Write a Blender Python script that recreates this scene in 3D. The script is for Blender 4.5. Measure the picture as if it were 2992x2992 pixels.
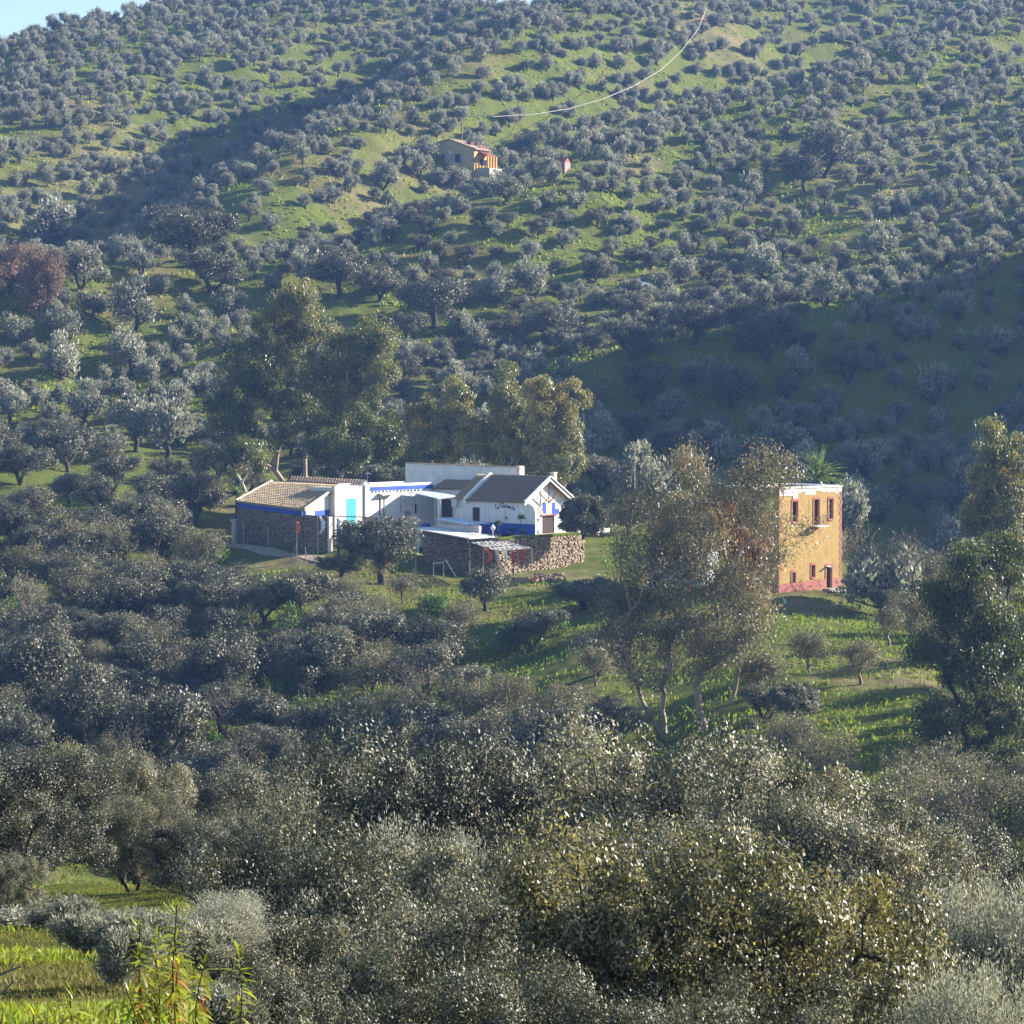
import bpy, math, random
import numpy as np
from mathutils import Vector, Matrix, noise as mnoise

for o in list(bpy.data.objects): bpy.data.objects.remove(o)
S = bpy.context.scene
COL = S.collection
R = math.radians
rng = np.random.default_rng(7)
random.seed(7)

# ------------------------------------------------------------------ camera
F, CX, HY = 8484.0, 1496.0, 1100.0          # focal length in photo pixels, centre column, horizon row
PITCH = math.atan((1496.0 - HY) / F)
cam_d = bpy.data.cameras.new('camera'); cam = bpy.data.objects.new('camera', cam_d); COL.objects.link(cam)
cam.location = (0, 0, 0); cam.rotation_euler = (math.pi/2 - PITCH, 0, 0)
cam_d.sensor_width = 36; cam_d.lens = 36 * F / 2992
cam_d.clip_start = 0.5; cam_d.clip_end = 6000
S.camera = cam

# ------------------------------------------------------------------ sky, sun, exposure
SUN_AZ, SUN_EL = R(19), R(22)                 # azimuth measured from +X towards +Y
sdir = Vector((math.cos(SUN_AZ)*math.cos(SUN_EL), math.sin(SUN_AZ)*math.cos(SUN_EL), math.sin(SUN_EL)))
world = bpy.data.worlds.new('World'); S.world = world; world.use_nodes = True
nt = world.node_tree; nt.nodes.clear()
sky = nt.nodes.new('ShaderNodeTexSky'); sky.sky_type = 'NISHITA'; sky.sun_disc = False
sky.sun_elevation = SUN_EL; sky.sun_rotation = math.atan2(sdir.x, sdir.y)
sky.air_density = 1.0; sky.dust_density = 0.6; sky.ozone_density = 1.6; sky.altitude = 300
bg = nt.nodes.new('ShaderNodeBackground'); bg.inputs['Strength'].default_value = 0.070
wo = nt.nodes.new('ShaderNodeOutputWorld')
nt.links.new(sky.outputs[0], bg.inputs[0]); nt.links.new(bg.outputs[0], wo.inputs[0])
sl = bpy.data.lights.new('sun', 'SUN'); sl.energy = 5.0; sl.angle = R(0.53); sl.color = (1.0, 0.92, 0.80)
so = bpy.data.objects.new('sun', sl); COL.objects.link(so)
so.rotation_euler = sdir.to_track_quat('Z', 'Y').to_euler(); so.location = sdir * 500
S.view_settings.view_transform = 'Standard'; S.view_settings.look = 'None'
S.view_settings.exposure = 1.7; S.view_settings.gamma = 1.0; S.view_settings.use_curve_mapping = False
S.render.engine = 'CYCLES'
S.cycles.volume_bounces = 0
S.cycles.max_bounces = 5; S.cycles.transmission_bounces = 3; S.cycles.diffuse_bounces = 2; S.cycles.glossy_bounces = 2

# ------------------------------------------------------------------ helpers
cp_, sp_ = math.cos(PITCH), math.sin(PITCH)
def W(px, py, D):
    """point seen at photo pixel (px,py) at world depth Y = D"""
    a = (px-CX)/F; b = -(py-1496.0)/F
    dy = cp_ + b*sp_; dz = -sp_ + b*cp_
    s = D/dy
    return Vector((a*s, D, dz*s))
def ray(px, py):
    a = (px-CX)/F; b = -(py-1496.0)/F
    return Vector((a, cp_+b*sp_, -sp_+b*cp_)).normalized()
def colpx(x, y): return CX + F*x/y           # column (close enough for layout)

def tag(o, label=None, cat=None, group=None, kind=None):
    if label: o['label'] = label
    if cat: o['category'] = cat
    if group: o['group'] = group
    if kind: o['kind'] = kind
    return o
def empty(name, loc=(0,0,0), rz=0.0, label=None, cat=None, group=None):
    o = bpy.data.objects.new(name, None); COL.objects.link(o)
    o.location = loc; o.rotation_euler = (0,0,rz); o.empty_display_size = 0.3
    return tag(o, label, cat, group)
def link(name, me, parent=None, mat=None):
    o = bpy.data.objects.new(name, me); COL.objects.link(o)
    if parent: o.parent = parent
    if mat is not None and len(me.materials) == 0: me.materials.append(mat)
    return o
def mesh_pd(name, verts, faces, mat=None, smooth=False):
    me = bpy.data.meshes.new(name); me.from_pydata([tuple(v) for v in verts], [], faces); me.update()
    if mat is not None: me.materials.append(mat)
    if smooth: me.polygons.foreach_set('use_smooth', [True]*len(me.polygons))
    return me
def mesh_np(name, V, Q, tint=None, mat=None, smooth=False):
    """all-quad mesh from numpy arrays; tint: one float per face stored as attribute 'tint'"""
    me = bpy.data.meshes.new(name)
    nv, nq = len(V), len(Q)
    me.vertices.add(nv); me.vertices.foreach_set('co', np.asarray(V, np.float32).ravel())
    me.loops.add(nq*4); me.loops.foreach_set('vertex_index', np.asarray(Q, np.int32).ravel())
    me.polygons.add(nq); me.polygons.foreach_set('loop_start', np.arange(0, nq*4, 4, dtype=np.int32))
    try: me.polygons.foreach_set('loop_total', np.full(nq, 4, dtype=np.int32))
    except Exception: pass
    if smooth: me.polygons.foreach_set('use_smooth', np.ones(nq, dtype=bool))
    me.update(calc_edges=True)
    if tint is not None:
        at = me.attributes.new('tint', 'FLOAT', 'FACE'); at.data.foreach_set('value', np.asarray(tint, np.float32))
    if mat is not None: me.materials.append(mat)
    return me
class MB:
    """collects polygons, boxes, bars into ONE mesh"""
    def __init__(s): s.v=[]; s.f=[]
    def poly(s, pts):
        n=len(s.v); s.v += [tuple(p) for p in pts]; s.f.append(tuple(range(n, n+len(pts))))
    def hexa(s, a, b):
        """a, b: two facing quads (4 points each)"""
        n=len(s.v); s.v += [tuple(p) for p in a]+[tuple(p) for p in b]
        s.f += [(n,n+3,n+2,n+1),(n+4,n+5,n+6,n+7)]+[(n+i,n+(i+1)%4,n+4+(i+1)%4,n+4+i) for i in range(4)]
    def extr(s, pts, vec):
        n=len(s.v); k=len(pts); vec=Vector(vec)
        s.v += [tuple(p) for p in pts]+[tuple(Vector(p)+vec) for p in pts]
        s.f.append(tuple(range(n+k-1,n-1,-1))); s.f.append(tuple(range(n+k,n+2*k)))
        s.f += [(n+i,n+(i+1)%k,n+k+(i+1)%k,n+k+i) for i in range(k)]
    def box(s, c, sx, sy, sz, rz=0):
        c=Vector(c); ux=Vector((math.cos(rz),math.sin(rz),0)); uy=Vector((-math.sin(rz),math.cos(rz),0)); uz=Vector((0,0,1))
        q=lambda k:[c+ux*(sx/2*i)+uy*(sy/2*j)+uz*k for i,j in ((-1,-1),(1,-1),(1,1),(-1,1))]
        s.hexa(q(-sz/2), q(sz/2))
    def bar(s, a, b, r, n=6, r2=None):
        a=Vector(a); b=Vector(b); d=(b-a)
        if d.length<1e-6: return
        d.normalize(); u=d.orthogonal().normalized(); w=d.cross(u); r2=r if r2 is None else r2
        k=len(s.v)
        for p,rr in ((a,r),(b,r2)):
            s.v += [tuple(p+u*math.cos(2*math.pi*i/n)*rr+w*math.sin(2*math.pi*i/n)*rr) for i in range(n)]
        s.f += [(k+i,k+(i+1)%n,k+n+(i+1)%n,k+n+i) for i in range(n)]
        s.f.append(tuple(range(k+n-1,k-1,-1))); s.f.append(tuple(range(k+n,k+2*n)))
    def tube(s, pts, r, n=6):
        for a,b in zip(pts[:-1],pts[1:]): s.bar(a,b,r,n)
    def build(s, name, mat, parent=None, smooth=False):
        me=mesh_pd(name, s.v, s.f, mat, smooth); return link(name, me, parent)

# ------------------------------------------------------------------ value noise (numpy)
def _h(ix, iy, seed):
    n = (ix.astype(np.int64)*374761393 + iy.astype(np.int64)*668265263 + seed*974711) & 0x7fffffff
    n = (n ^ (n >> 13)) * 1274126177 & 0x7fffffff
    return ((n ^ (n >> 16)) & 0xffff) / 65535.0
def vn(x, y, seed=0):
    xi = np.floor(x); yi = np.floor(y); fx = x-xi; fy = y-yi
    fx = fx*fx*(3-2*fx); fy = fy*fy*(3-2*fy)
    a=_h(xi,yi,seed); b=_h(xi+1,yi,seed); c=_h(xi,yi+1,seed); d=_h(xi+1,yi+1,seed)
    return (a*(1-fx)+b*fx)*(1-fy)+(c*(1-fx)+d*fx)*fy - 0.5
def seg_sd(x, y, pts):
    """distance to a polyline and signed side (positive = right of travel)"""
    best = np.full(np.shape(x), 1e9); side = np.zeros(np.shape(x))
    for (x0,y0),(x1,y1) in zip(pts[:-1], pts[1:]):
        dx,dy = x1-x0,y1-y0; L2=dx*dx+dy*dy
        t = np.clip(((x-x0)*dx+(y-y0)*dy)/L2, 0, 1)
        d = np.hypot(x-(x0+t*dx), y-(y0+t*dy))
        sgn = np.sign((x-x0)*dy-(y-y0)*dx)
        m = d < best; best = np.where(m, d, best); side = np.where(m, sgn, side)
    return best*side

# ------------------------------------------------------------------ terrain
NEAR = [(-2000,-1.7),(0,-1.7),(2,-1.75),(10,-3.0),(20,-4.5),(30,-6.2),(50,-9.6),(80,-14.5),(95,-16.8),(110,-20.5),(150,-28)]
FAR = lambda z0: [(430,z0)]
COLS = {
 -900: [(190,-34),(230,-34),(260,-31),(280,-28.5),(300,-25.5),(320,-22),(340,-19),(365,-15.9),(400,-12.5),(430,-10)],
 0:    [(190,-34),(230,-34),(260,-31),(280,-28.5),(300,-25.5),(320,-22.5),(340,-19.2),(352,-17.2),(365,-15.7),(374,-15.5),(400,-12.5),(430,-9)],
 500:  [(190,-35),(230,-36),(260,-33),(280,-30),(300,-26.5),(320,-23),(333,-20.4),(345,-19.2),(365,-18),(400,-15),(430,-10.5)],
 1000: [(190,-36),(230,-36),(260,-33.5),(280,-29.5),(300,-25.2),(310,-23.1),(320,-21.3),(328,-20.2),(340,-19.8),(365,-19.3),(400,-17),(430,-12)],
 1400: [(190,-36),(230,-36),(245,-33.5),(260,-31.3),(280,-28.3),(300,-25.5),(312,-23.6),(320,-23.0),(330,-22.6),(345,-21.5),(365,-19.6),(400,-17.5),(430,-12)],
 1800: [(190,-36),(220,-34.5),(240,-31.5),(260,-28.8),(280,-26),(300,-23.9),(320,-22.6),(340,-21),(365,-20.0),(400,-18),(430,-13)],
 2300: [(190,-34),(210,-32),(230,-29.5),(250,-26.6),(270,-24.7),(285,-23.6),(293,-22.8),(305,-22.4),(318,-22.4),(340,-23.5),(365,-23.5),(400,-20),(430,-13)],
 2650: [(190,-31),(210,-30),(230,-28.2),(250,-26),(265,-24.8),(285,-24.6),(305,-24.0),(320,-24.5),(345,-27),(380,-27),(410,-22),(430,-17)],
 2992: [(150,-26),(180,-28.5),(200,-30),(230,-29.5),(260,-28),(300,-25.5),(340,-28),(380,-29),(410,-24),(430,-20)],
 3900: [(150,-24),(180,-27),(200,-28),(230,-27),(260,-25),(300,-22),(340,-24),(380,-26),(430,-16)],
}
CRD = ([-2500,-900,0,390,620,900,1200,1460,1700,1850,2050,2400,2992,4000,6000],[600,700,752,795,830,868,842,815,812,812,828,868,900,930,930])
gx = np.array(sorted(COLS)); GD = np.arange(0, 431, 3.0)
G = np.zeros((len(gx), len(GD)))
NEARC = [(-2000,-1.7),(0,-1.7),(2,-1.9),(6,-3.0),(10,-4.0),(20,-6.8),(30,-9.2),(50,-13.6),(80,-19),(110,-24),(150,-30.5)]
for i,c in enumerate(gx):
    NR = NEAR if c <= 500 else NEARC
    pts = sorted(dict([p for p in NR if p[0] < COLS[c][0][0]]+COLS[c]).items())
    g = np.interp(GD, [p[0] for p in pts], [p[1] for p in pts])
    k = np.array([.25,.5,.25]); gg = g.copy()
    gg[1:-1] = np.convolve(g, k, 'valid'); G[i] = gg
SPUR_A = [(-120,430),(-78,500),(-50,560),(-34,612),(-6,690),(30,770),(60,840),(85,900)]
SPUR_B = [(-30,505),(8,560),(36,620),(72,660),(125,740),(190,820),(240,900)]
SPUR_C = [(10,452),(40,475),(70,500),(110,545),(190,600),(300,680)]
def base_h(x, y):
    x = np.asarray(x, float); y = np.asarray(y, float)
    yy = np.maximum(y, 2.0); c = np.clip(CX + F*x/yy, -900, 3900)
    c = np.where(y < 60, np.clip(c, -900, 3900), c)
    D = np.clip(y, 0, 430)
    ci = np.clip(np.searchsorted(gx, c)-1, 0, len(gx)-2); t = (c-gx[ci])/(gx[ci+1]-gx[ci]); t = t*t*(3-2*t)
    di = np.clip((D/3.0).astype(int), 0, len(GD)-2); s = D/3.0-di
    z = (G[ci,di]*(1-s)+G[ci,di+1]*s)*(1-t) + (G[ci+1,di]*(1-s)+G[ci+1,di+1]*s)*t
    # far hill
    cu = CX + F*x/np.maximum(y, 300)
    crest = np.interp(cu, CRD[0], CRD[1])
    e = np.maximum(y-430, 0)
    w = np.clip((y-430)/100, 0, 1)
    zf = z*(1-w) + (-12.0)*w + .303*np.minimum(e, crest-430)
    over = np.maximum(y-crest, 0)
    zf = zf - 0.10*over*np.clip(over/40, 0, 1)
    k = np.exp(-((y-crest)/25.0)**2)*-1.2
    z = np.where(y > 430, zf + k, z)
    f = np.clip((y-430)/60, 0, 1)*np.clip((1000-y)/100, 0, 1)
    sA = seg_sd(x, y, SPUR_A); fa = np.clip((y-440)/60,0,1)*np.clip((crest+10-y)/90,0,1)
    z = z + fa*(13*np.exp(-(sA/26)**2) - 15*np.exp(-((sA+48)/26)**2))
    sB = seg_sd(x, y, SPUR_B); fb = np.clip((y-490)/60,0,1)*np.clip((crest+10-y)/110,0,1)
    z = z + fb*(11*np.exp(-(sB/22)**2) - 17*np.exp(-((sB+42)/24)**2))
    sC = seg_sd(x, y, SPUR_C); fc = np.clip((y-440)/30,0,1)
    z = z + fc*(5*np.exp(-(sC/18)**2) - 6*np.exp(-((sC-30)/22)**2))
    # the hill beyond the right edge of the picture whose shade fills the valley
    z = z + 74*np.exp(-((x-205)/58)**2-((y-490)/95)**2)
    return z
def ground(x, y):
    x = np.asarray(x, float); y = np.asarray(y, float)
    z = base_h(x, y)
    far = np.clip((y-300)/150, 0, 1)
    amp = 0.35 + 0.65*far
    z = z + amp*(2.2*vn(x/15, y/12, 3) + 1.1*vn(x/6.1, y/3.6, 5) + 0.55*vn(x/3.2+3, y/1.4, 8)) + 3.2*far*vn(x/38, y/60, 17)
    z = z + 0.20*vn(x/1.1, y/0.7, 11)*np.clip(y/60,0.3,1)
    # flatten the yard of the farm and the tower platform
    return z
def gz(x, y): return float(ground(np.array([x]), np.array([y]))[0])
def ground_hit(px, py, d0=5.0, d1=1000.0):
    ds = np.arange(d0, d1, 0.5)
    a=(px-CX)/F; b=-(py-1496.0)/F; dy=cp_+b*sp_; dz=-sp_+b*cp_
    xs = a*ds/dy; zs = dz*ds/dy
    g = ground(xs, ds); m = np.nonzero(g >= zs)[0]
    if len(m) == 0: return None
    d = ds[m[0]]; return (float(a*d/dy), float(d), float(g[m[0]]))

# ------------------------------------------------------------------ material helpers
def nmat(name):
    m = bpy.data.materials.new(name); m.use_nodes = True; t = m.node_tree; t.nodes.clear()
    out = t.nodes.new('ShaderNodeOutputMaterial')
    return m, t, out
def N(t, typ, **kw):
    n = t.nodes.new(typ)
    for k,v in kw.items():
        if k in n.inputs: n.inputs[k].default_value = v
        else: setattr(n, k, v)
    return n
def ramp(t, stops, interp='LINEAR'):
    r = t.nodes.new('ShaderNodeValToRGB'); cr = r.color_ramp; cr.interpolation = interp
    while len(cr.elements) < len(stops): cr.elements.new(0.5)
    for e,(p,c) in zip(cr.elements, stops): e.position = p; e.color = (*c, 1)
    return r
def simple(name, col, rough=0.8, var=0.12, scale=3.0, spec=0.3, metal=0.0, bump=0.0, dirt=None, dirt_amt=0.5, dscale=1.5, streak=False):
    """base colour with soft procedural variation, optional stains of colour dirt, optional bump"""
    m, t, out = nmat(name); p = N(t,'ShaderNodeBsdfPrincipled'); t.links.new(p.outputs[0], out.inputs[0])
    p.inputs['Roughness'].default_value = rough; p.inputs['Metallic'].default_value = metal
    p.inputs['Specular IOR Level'].default_value = spec
    tc = N(t,'ShaderNodeTexCoord'); n1 = N(t,'ShaderNodeTexNoise', Scale=scale, Detail=6.0, Roughness=0.65)
    t.links.new(tc.outputs['Object'], n1.inputs['Vector'])
    a = tuple(max(0,c*(1-var)) for c in col); b = tuple(min(1,c*(1+var)) for c in col)
    r = ramp(t, [(0.3,a),(0.7,b)]); t.links.new(n1.outputs['Fac'], r.inputs[0]); last = r.outputs[0]
    if dirt:
        n2 = N(t,'ShaderNodeTexNoise', Scale=dscale, Detail=8.0, Roughness=0.7); mp_ = N(t,'ShaderNodeMapping'); mp_.inputs['Scale'].default_value = (3.0,3.0,0.45) if streak else (1,1,1)
        t.links.new(tc.outputs['Object'], mp_.inputs['Vector']); t.links.new(mp_.outputs[0], n2.inputs['Vector'])
        r2 = ramp(t, [(0.52,(0,0,0)),(0.70,(dirt_amt,)*3)]); t.links.new(n2.outputs['Fac'], r2.inputs[0])
        mx = N(t,'ShaderNodeMixRGB'); mx.inputs[2].default_value = (*dirt,1)
        t.links.new(r2.outputs[0], mx.inputs[0]); t.links.new(last, mx.inputs[1]); last = mx.outputs[0]
    t.links.new(last, p.inputs['Base Color'])
    if bump:
        bp = N(t,'ShaderNodeBump', Strength=0.6, Distance=bump); n3 = N(t,'ShaderNodeTexNoise', Scale=scale*3, Detail=5.0)
        t.links.new(tc.outputs['Object'], n3.inputs['Vector']); t.links.new(n3.outputs['Fac'], bp.inputs['Height']); t.links.new(bp.outputs[0], p.inputs['Normal'])
    return m
def leafmat(name, cols, rough=0.45, spec=0.5, trans=0.35, tcol=None, gain=1.0, rnd=0.24):
    """cols: list of (pos,colour) over the per-leaf tint"""
    m, t, out = nmat(name)
    at = N(t,'ShaderNodeAttribute'); at.attribute_name = 'tint'
    oi = N(t,'ShaderNodeObjectInfo')
    ad = N(t,'ShaderNodeMath', operation='MULTIPLY_ADD'); ad.inputs[1].default_value = rnd; t.links.new(oi.outputs['Random'], ad.inputs[0]); t.links.new(at.outputs['Fac'], ad.inputs[2])
    sb = N(t,'ShaderNodeMath', operation='SUBTRACT'); sb.inputs[1].default_value = rnd/2; t.links.new(ad.outputs[0], sb.inputs[0])
    r = ramp(t, cols); t.links.new(sb.outputs[0], r.inputs[0])
    p = N(t,'ShaderNodeBsdfPrincipled'); p.inputs['Roughness'].default_value = rough; p.inputs['Specular IOR Level'].default_value = spec
    t.links.new(r.outputs[0], p.inputs['Base Color'])
    tr = N(t,'ShaderNodeBsdfTranslucent')
    mm = N(t,'ShaderNodeMixRGB', blend_type='MULTIPLY'); mm.inputs[0].default_value = 1.0; mm.inputs[2].default_value = (*(tcol or (1.5,1.7,0.7)),1)
    t.links.new(r.outputs[0], mm.inputs[1]); t.links.new(mm.outputs[0], tr.inputs[0])
    mx = N(t,'ShaderNodeMixShader'); mx.inputs[0].default_value = trans
    t.links.new(p.outputs[0], mx.inputs[1]); t.links.new(tr.outputs[0], mx.inputs[2]); t.links.new(mx.outputs[0], out.inputs[0])
    return m

# ground material
m_ground, t, out = nmat('hillside_grass_and_earth')
p = N(t,'ShaderNodeBsdfPrincipled', Roughness=0.95); p.inputs['Specular IOR Level'].default_value = 0.1
geo = N(t,'ShaderNodeNewGeometry')
n1 = N(t,'ShaderNodeTexNoise', Scale=0.035, Detail=9.0, Roughness=0.62); t.links.new(geo.outputs['Position'], n1.inputs['Vector'])
mp = N(t,'ShaderNodeMapping'); mp.inputs['Scale'].default_value = (0.25,0.9,1.0); t.links.new(geo.outputs['Position'], mp.inputs['Vector'])
n2 = N(t,'ShaderNodeTexNoise', Scale=0.9, Detail=7.0, Roughness=0.7); t.links.new(mp.outputs[0], n2.inputs['Vector'])
n3 = N(t,'ShaderNodeTexNoise', Scale=3.5, Detail=12.0, Roughness=0.82); t.links.new(geo.outputs['Position'], n3.inputs['Vector'])
GREEN_A, GREEN_B = (0.11,0.14,0.020), (0.27,0.28,0.045)
DRY, EARTH = (0.19,0.165,0.07), (0.15,0.105,0.07)
rg = ramp(t, [(0.25,(0.040,0.050,0.016)),(0.5,GREEN_A),(0.75,GREEN_B)]); t.links.new(n3.outputs['Fac'], rg.inputs[0])
rd = ramp(t, [(0.3,(0.15,0.13,0.045)),(0.7,DRY)]); t.links.new(n3.outputs['Fac'], rd.inputs[0])
re_ = ramp(t, [(0.3,(0.12,0.08,0.055)),(0.7,EARTH)]); t.links.new(n3.outputs['Fac'], re_.inputs[0])
f1 = ramp(t, [(0.50,(0,0,0)),(0.62,(.8,.8,.8))]); t.links.new(n1.outputs['Fac'], f1.inputs[0])
f2 = ramp(t, [(0.56,(0,0,0)),(0.70,(1,1,1))]); t.links.new(n2.outputs['Fac'], f2.inputs[0])
mA = N(t,'ShaderNodeMixRGB'); t.links.new(f1.outputs[0], mA.inputs[0]); t.links.new(rg.outputs[0], mA.inputs[1]); t.links.new(rd.outputs[0], mA.inputs[2])
mBm = N(t,'ShaderNodeMixRGB'); t.links.new(f2.outputs[0], mBm.inputs[0]); t.links.new(mA.outputs[0], mBm.inputs[1]); t.links.new(re_.outputs[0], mBm.inputs[2])
# worn brown zones (attribute painted from layout: bare earth share)
at = N(t,'ShaderNodeAttribute'); at.attribute_name = 'bare'
mC = N(t,'ShaderNodeMixRGB'); t.links.new(at.outputs['Fac'], mC.inputs[0]); t.links.new(mBm.outputs[0], mC.inputs[1])
rdE = ramp(t, [(0.3,(0.20,0.15,0.085)),(0.7,(0.33,0.27,0.15))]); t.links.new(n3.outputs['Fac'], rdE.inputs[0]); t.links.new(rdE.outputs[0], mC.inputs[2])
t.links.new(mC.outputs[0], p.inputs['Base Color'])
bp = N(t,'ShaderNodeBump', Strength=1.0, Distance=0.35); nb = N(t,'ShaderNodeTexNoise', Scale=2.4, Detail=12.0, Roughness=0.78)
t.links.new(geo.outputs['Position'], nb.inputs['Vector']); t.links.new(nb.outputs['Fac'], bp.inputs['Height']); t.links.new(bp.outputs[0], p.inputs['Normal'])
t.links.new(p.outputs[0], out.inputs[0])

# terrain mesh: fine polar-like grid over the view, coarse outside it
cols = np.concatenate([np.linspace(-60000,-6000,14), np.linspace(-5000,-500,30), np.linspace(-400,3400,560), np.linspace(3500,8000,30), np.linspace(9000,64000,14)])
rows = np.concatenate([np.linspace(2,40,40), np.linspace(41,110,60), np.linspace(112,220,60), np.linspace(221,430,330), np.linspace(431,700,300), np.linspace(701,930,190), np.linspace(940,1400,30)])
Cg, Dg = np.meshgrid(cols, rows)
Xg = (Cg-CX)/F*Dg
Xg = np.clip(Xg, -900, 900)
Zg = ground(Xg, Dg)
V = np.stack([Xg, Dg, Zg], -1).reshape(-1,3)
nr, nc = Cg.shape
ii = (np.arange(nr-1)[:,None]*nc + np.arange(nc-1)[None,:]).ravel()
Q = np.stack([ii, ii+1, ii+nc+1, ii+nc], -1)
PATHS = []
def terrain_finish(): pass
me = mesh_np('ground', V, Q, None, m_ground, smooth=True)
# bare-earth share per vertex: around the yards, tracks, and dry knolls
bare = np.zeros(len(V))
def blob_bare(px, py, wx, wy, amt, d0=5, d1=1000):
    global bare
    h = ground_hit(px, py, d0, d1)
    if not h: return
    q = ((V[:,0]-h[0])/wx)**2 + ((V[:,1]-h[1])/wy)**2
    bare = np.maximum(bare, amt*np.clip(1.3-q, 0, 1))
for b_ in [(2330,1775,9,5,.9,280,330),(2600,1960,8,10,.75,200,330),(1680,1690,7,5,.9,290,340),(1500,1710,5,3,.8,290,340),(900,1640,9,2.0,.8,310,340),
           (330,2960,1.6,1.5,.7,5,60),(60,2920,1.6,4,.55,5,60),(150,2800,2,6,.4,5,60),(1050,1130,10,12,.6,400,700),(2600,560,12,30,.7,430,700),(2650,430,10,14,.6,430,800),(150,640,20,20,.5,430,800),(2560,420,10,18,.7,430,800),
           (800,1000,10,15,.5,400,600),(330,560,14,20,.6,430,800),(420,500,14,14,.6,430,800),(100,300,25,25,.4,430,900),(2050,60,20,20,.6,600,950),(2470,1600,6,6,.5,280,330),
           (1800,440,10,12,.5,430,800),(1130,620,7,9,.5,430,800)]:
    blob_bare(*b_)
bare = bare*np.clip(0.75+1.6*vn(V[:,0]/3.1, V[:,1]/2.2, 31), 0, 1)
at = me.attributes.new('bare', 'FLOAT', 'POINT'); at.data.foreach_set('value', bare.astype(np.float32))
ground_o = link('ground', me); tag(ground_o, 'green grassy hillsides and valley under the olive groves', None, None, 'structure')
# ------------------------------------------------------------------ leaf materials
m_olive = leafmat('olive_leaf', [(0.0,(0.08,0.085,0.060)),(0.45,(0.215,0.215,0.17)),(0.8,(0.36,0.355,0.295)),(1.0,(0.48,0.47,0.40))], rough=0.55, spec=0.4, trans=0.28, tcol=(1.25,1.3,0.95))
m_holm = leafmat('holm_oak_leaf', [(0.0,(0.034,0.039,0.023)),(0.45,(0.092,0.096,0.060)),(0.8,(0.18,0.175,0.115)),(1.0,(0.29,0.27,0.18))], rough=0.5, spec=0.5, trans=0.20, tcol=(1.25,1.2,0.7), rnd=.34)
m_holmnear = leafmat('holm_oak_leaf_near', [(0.0,(0.024,0.029,0.018)),(0.40,(0.070,0.076,0.047)),(0.62,(0.145,0.148,0.100)),(0.80,(0.29,0.28,0.20)),(0.94,(0.42,0.40,0.29)),(1.0,(0.42,0.36,0.14))], rough=0.5, spec=0.5, trans=0.20, tcol=(1.25,1.2,0.75), rnd=.34)  # palest ramp stops paint the leaves' sun glints into their colour
m_euca = leafmat('eucalyptus_leaf', [(0.0,(0.035,0.050,0.017)),(0.4,(0.095,0.12,0.036)),(0.7,(0.19,0.20,0.065)),(0.9,(0.31,0.265,0.115)),(1.0,(0.38,0.25,0.13))], rough=0.42, spec=0.5, trans=0.35, tcol=(1.4,1.35,0.6))
m_eucag = leafmat('grey_brown_eucalyptus_leaf', [(0.0,(0.05,0.055,0.030)),(0.4,(0.125,0.125,0.07)),(0.7,(0.24,0.225,0.125)),(0.9,(0.34,0.27,0.16)),(1.0,(0.40,0.26,0.16))], rough=0.42, spec=0.5, trans=0.3, tcol=(1.3,1.2,0.7))
m_eucared = leafmat('rusty_eucalyptus_leaf', [(0.0,(0.09,0.065,0.035)),(0.5,(0.20,0.13,0.075)),(1.0,(0.36,0.22,0.13))], rough=0.5, spec=0.4, trans=0.35, tcol=(1.4,1.1,0.7))
m_scrub = leafmat('scrub_leaf', [(0.0,(0.05,0.055,0.026)),(0.5,(0.14,0.138,0.075)),(1.0,(0.32,0.29,0.17))], rough=0.5, spec=0.4, trans=0.25, tcol=(1.3,1.25,0.8))
m_green = leafmat('green_bush_leaf', [(0.0,(0.03,0.06,0.012)),(0.5,(0.075,0.13,0.025)),(1.0,(0.17,0.22,0.05))], rough=0.5, spec=0.4, trans=0.35, tcol=(1.4,1.5,0.5))
m_rust = leafmat('rust_oak_leaf', [(0.0,(0.11,0.080,0.065)),(0.5,(0.20,0.145,0.115)),(1.0,(0.33,0.235,0.16))], rough=0.6, spec=0.3, trans=0.3, tcol=(1.3,1.1,0.8))
m_bark = simple('grey_brown_bark', (0.085,0.068,0.052), 0.9, 0.35, 6, bump=0.03)
m_darkbark = simple('dark_oak_bark', (0.045,0.038,0.032), 0.9, 0.35, 6, bump=0.03)
m_palebark = simple('pale_eucalyptus_bark', (0.36,0.28,0.20), 0.8, 0.3, 2.0, bump=0.02, dirt=(0.10,0.075,0.055), dirt_amt=0.9, dscale=1.2)
m_twig = simple('bare_grey_twigs', (0.20,0.16,0.13), 0.9, 0.3, 4)

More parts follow.
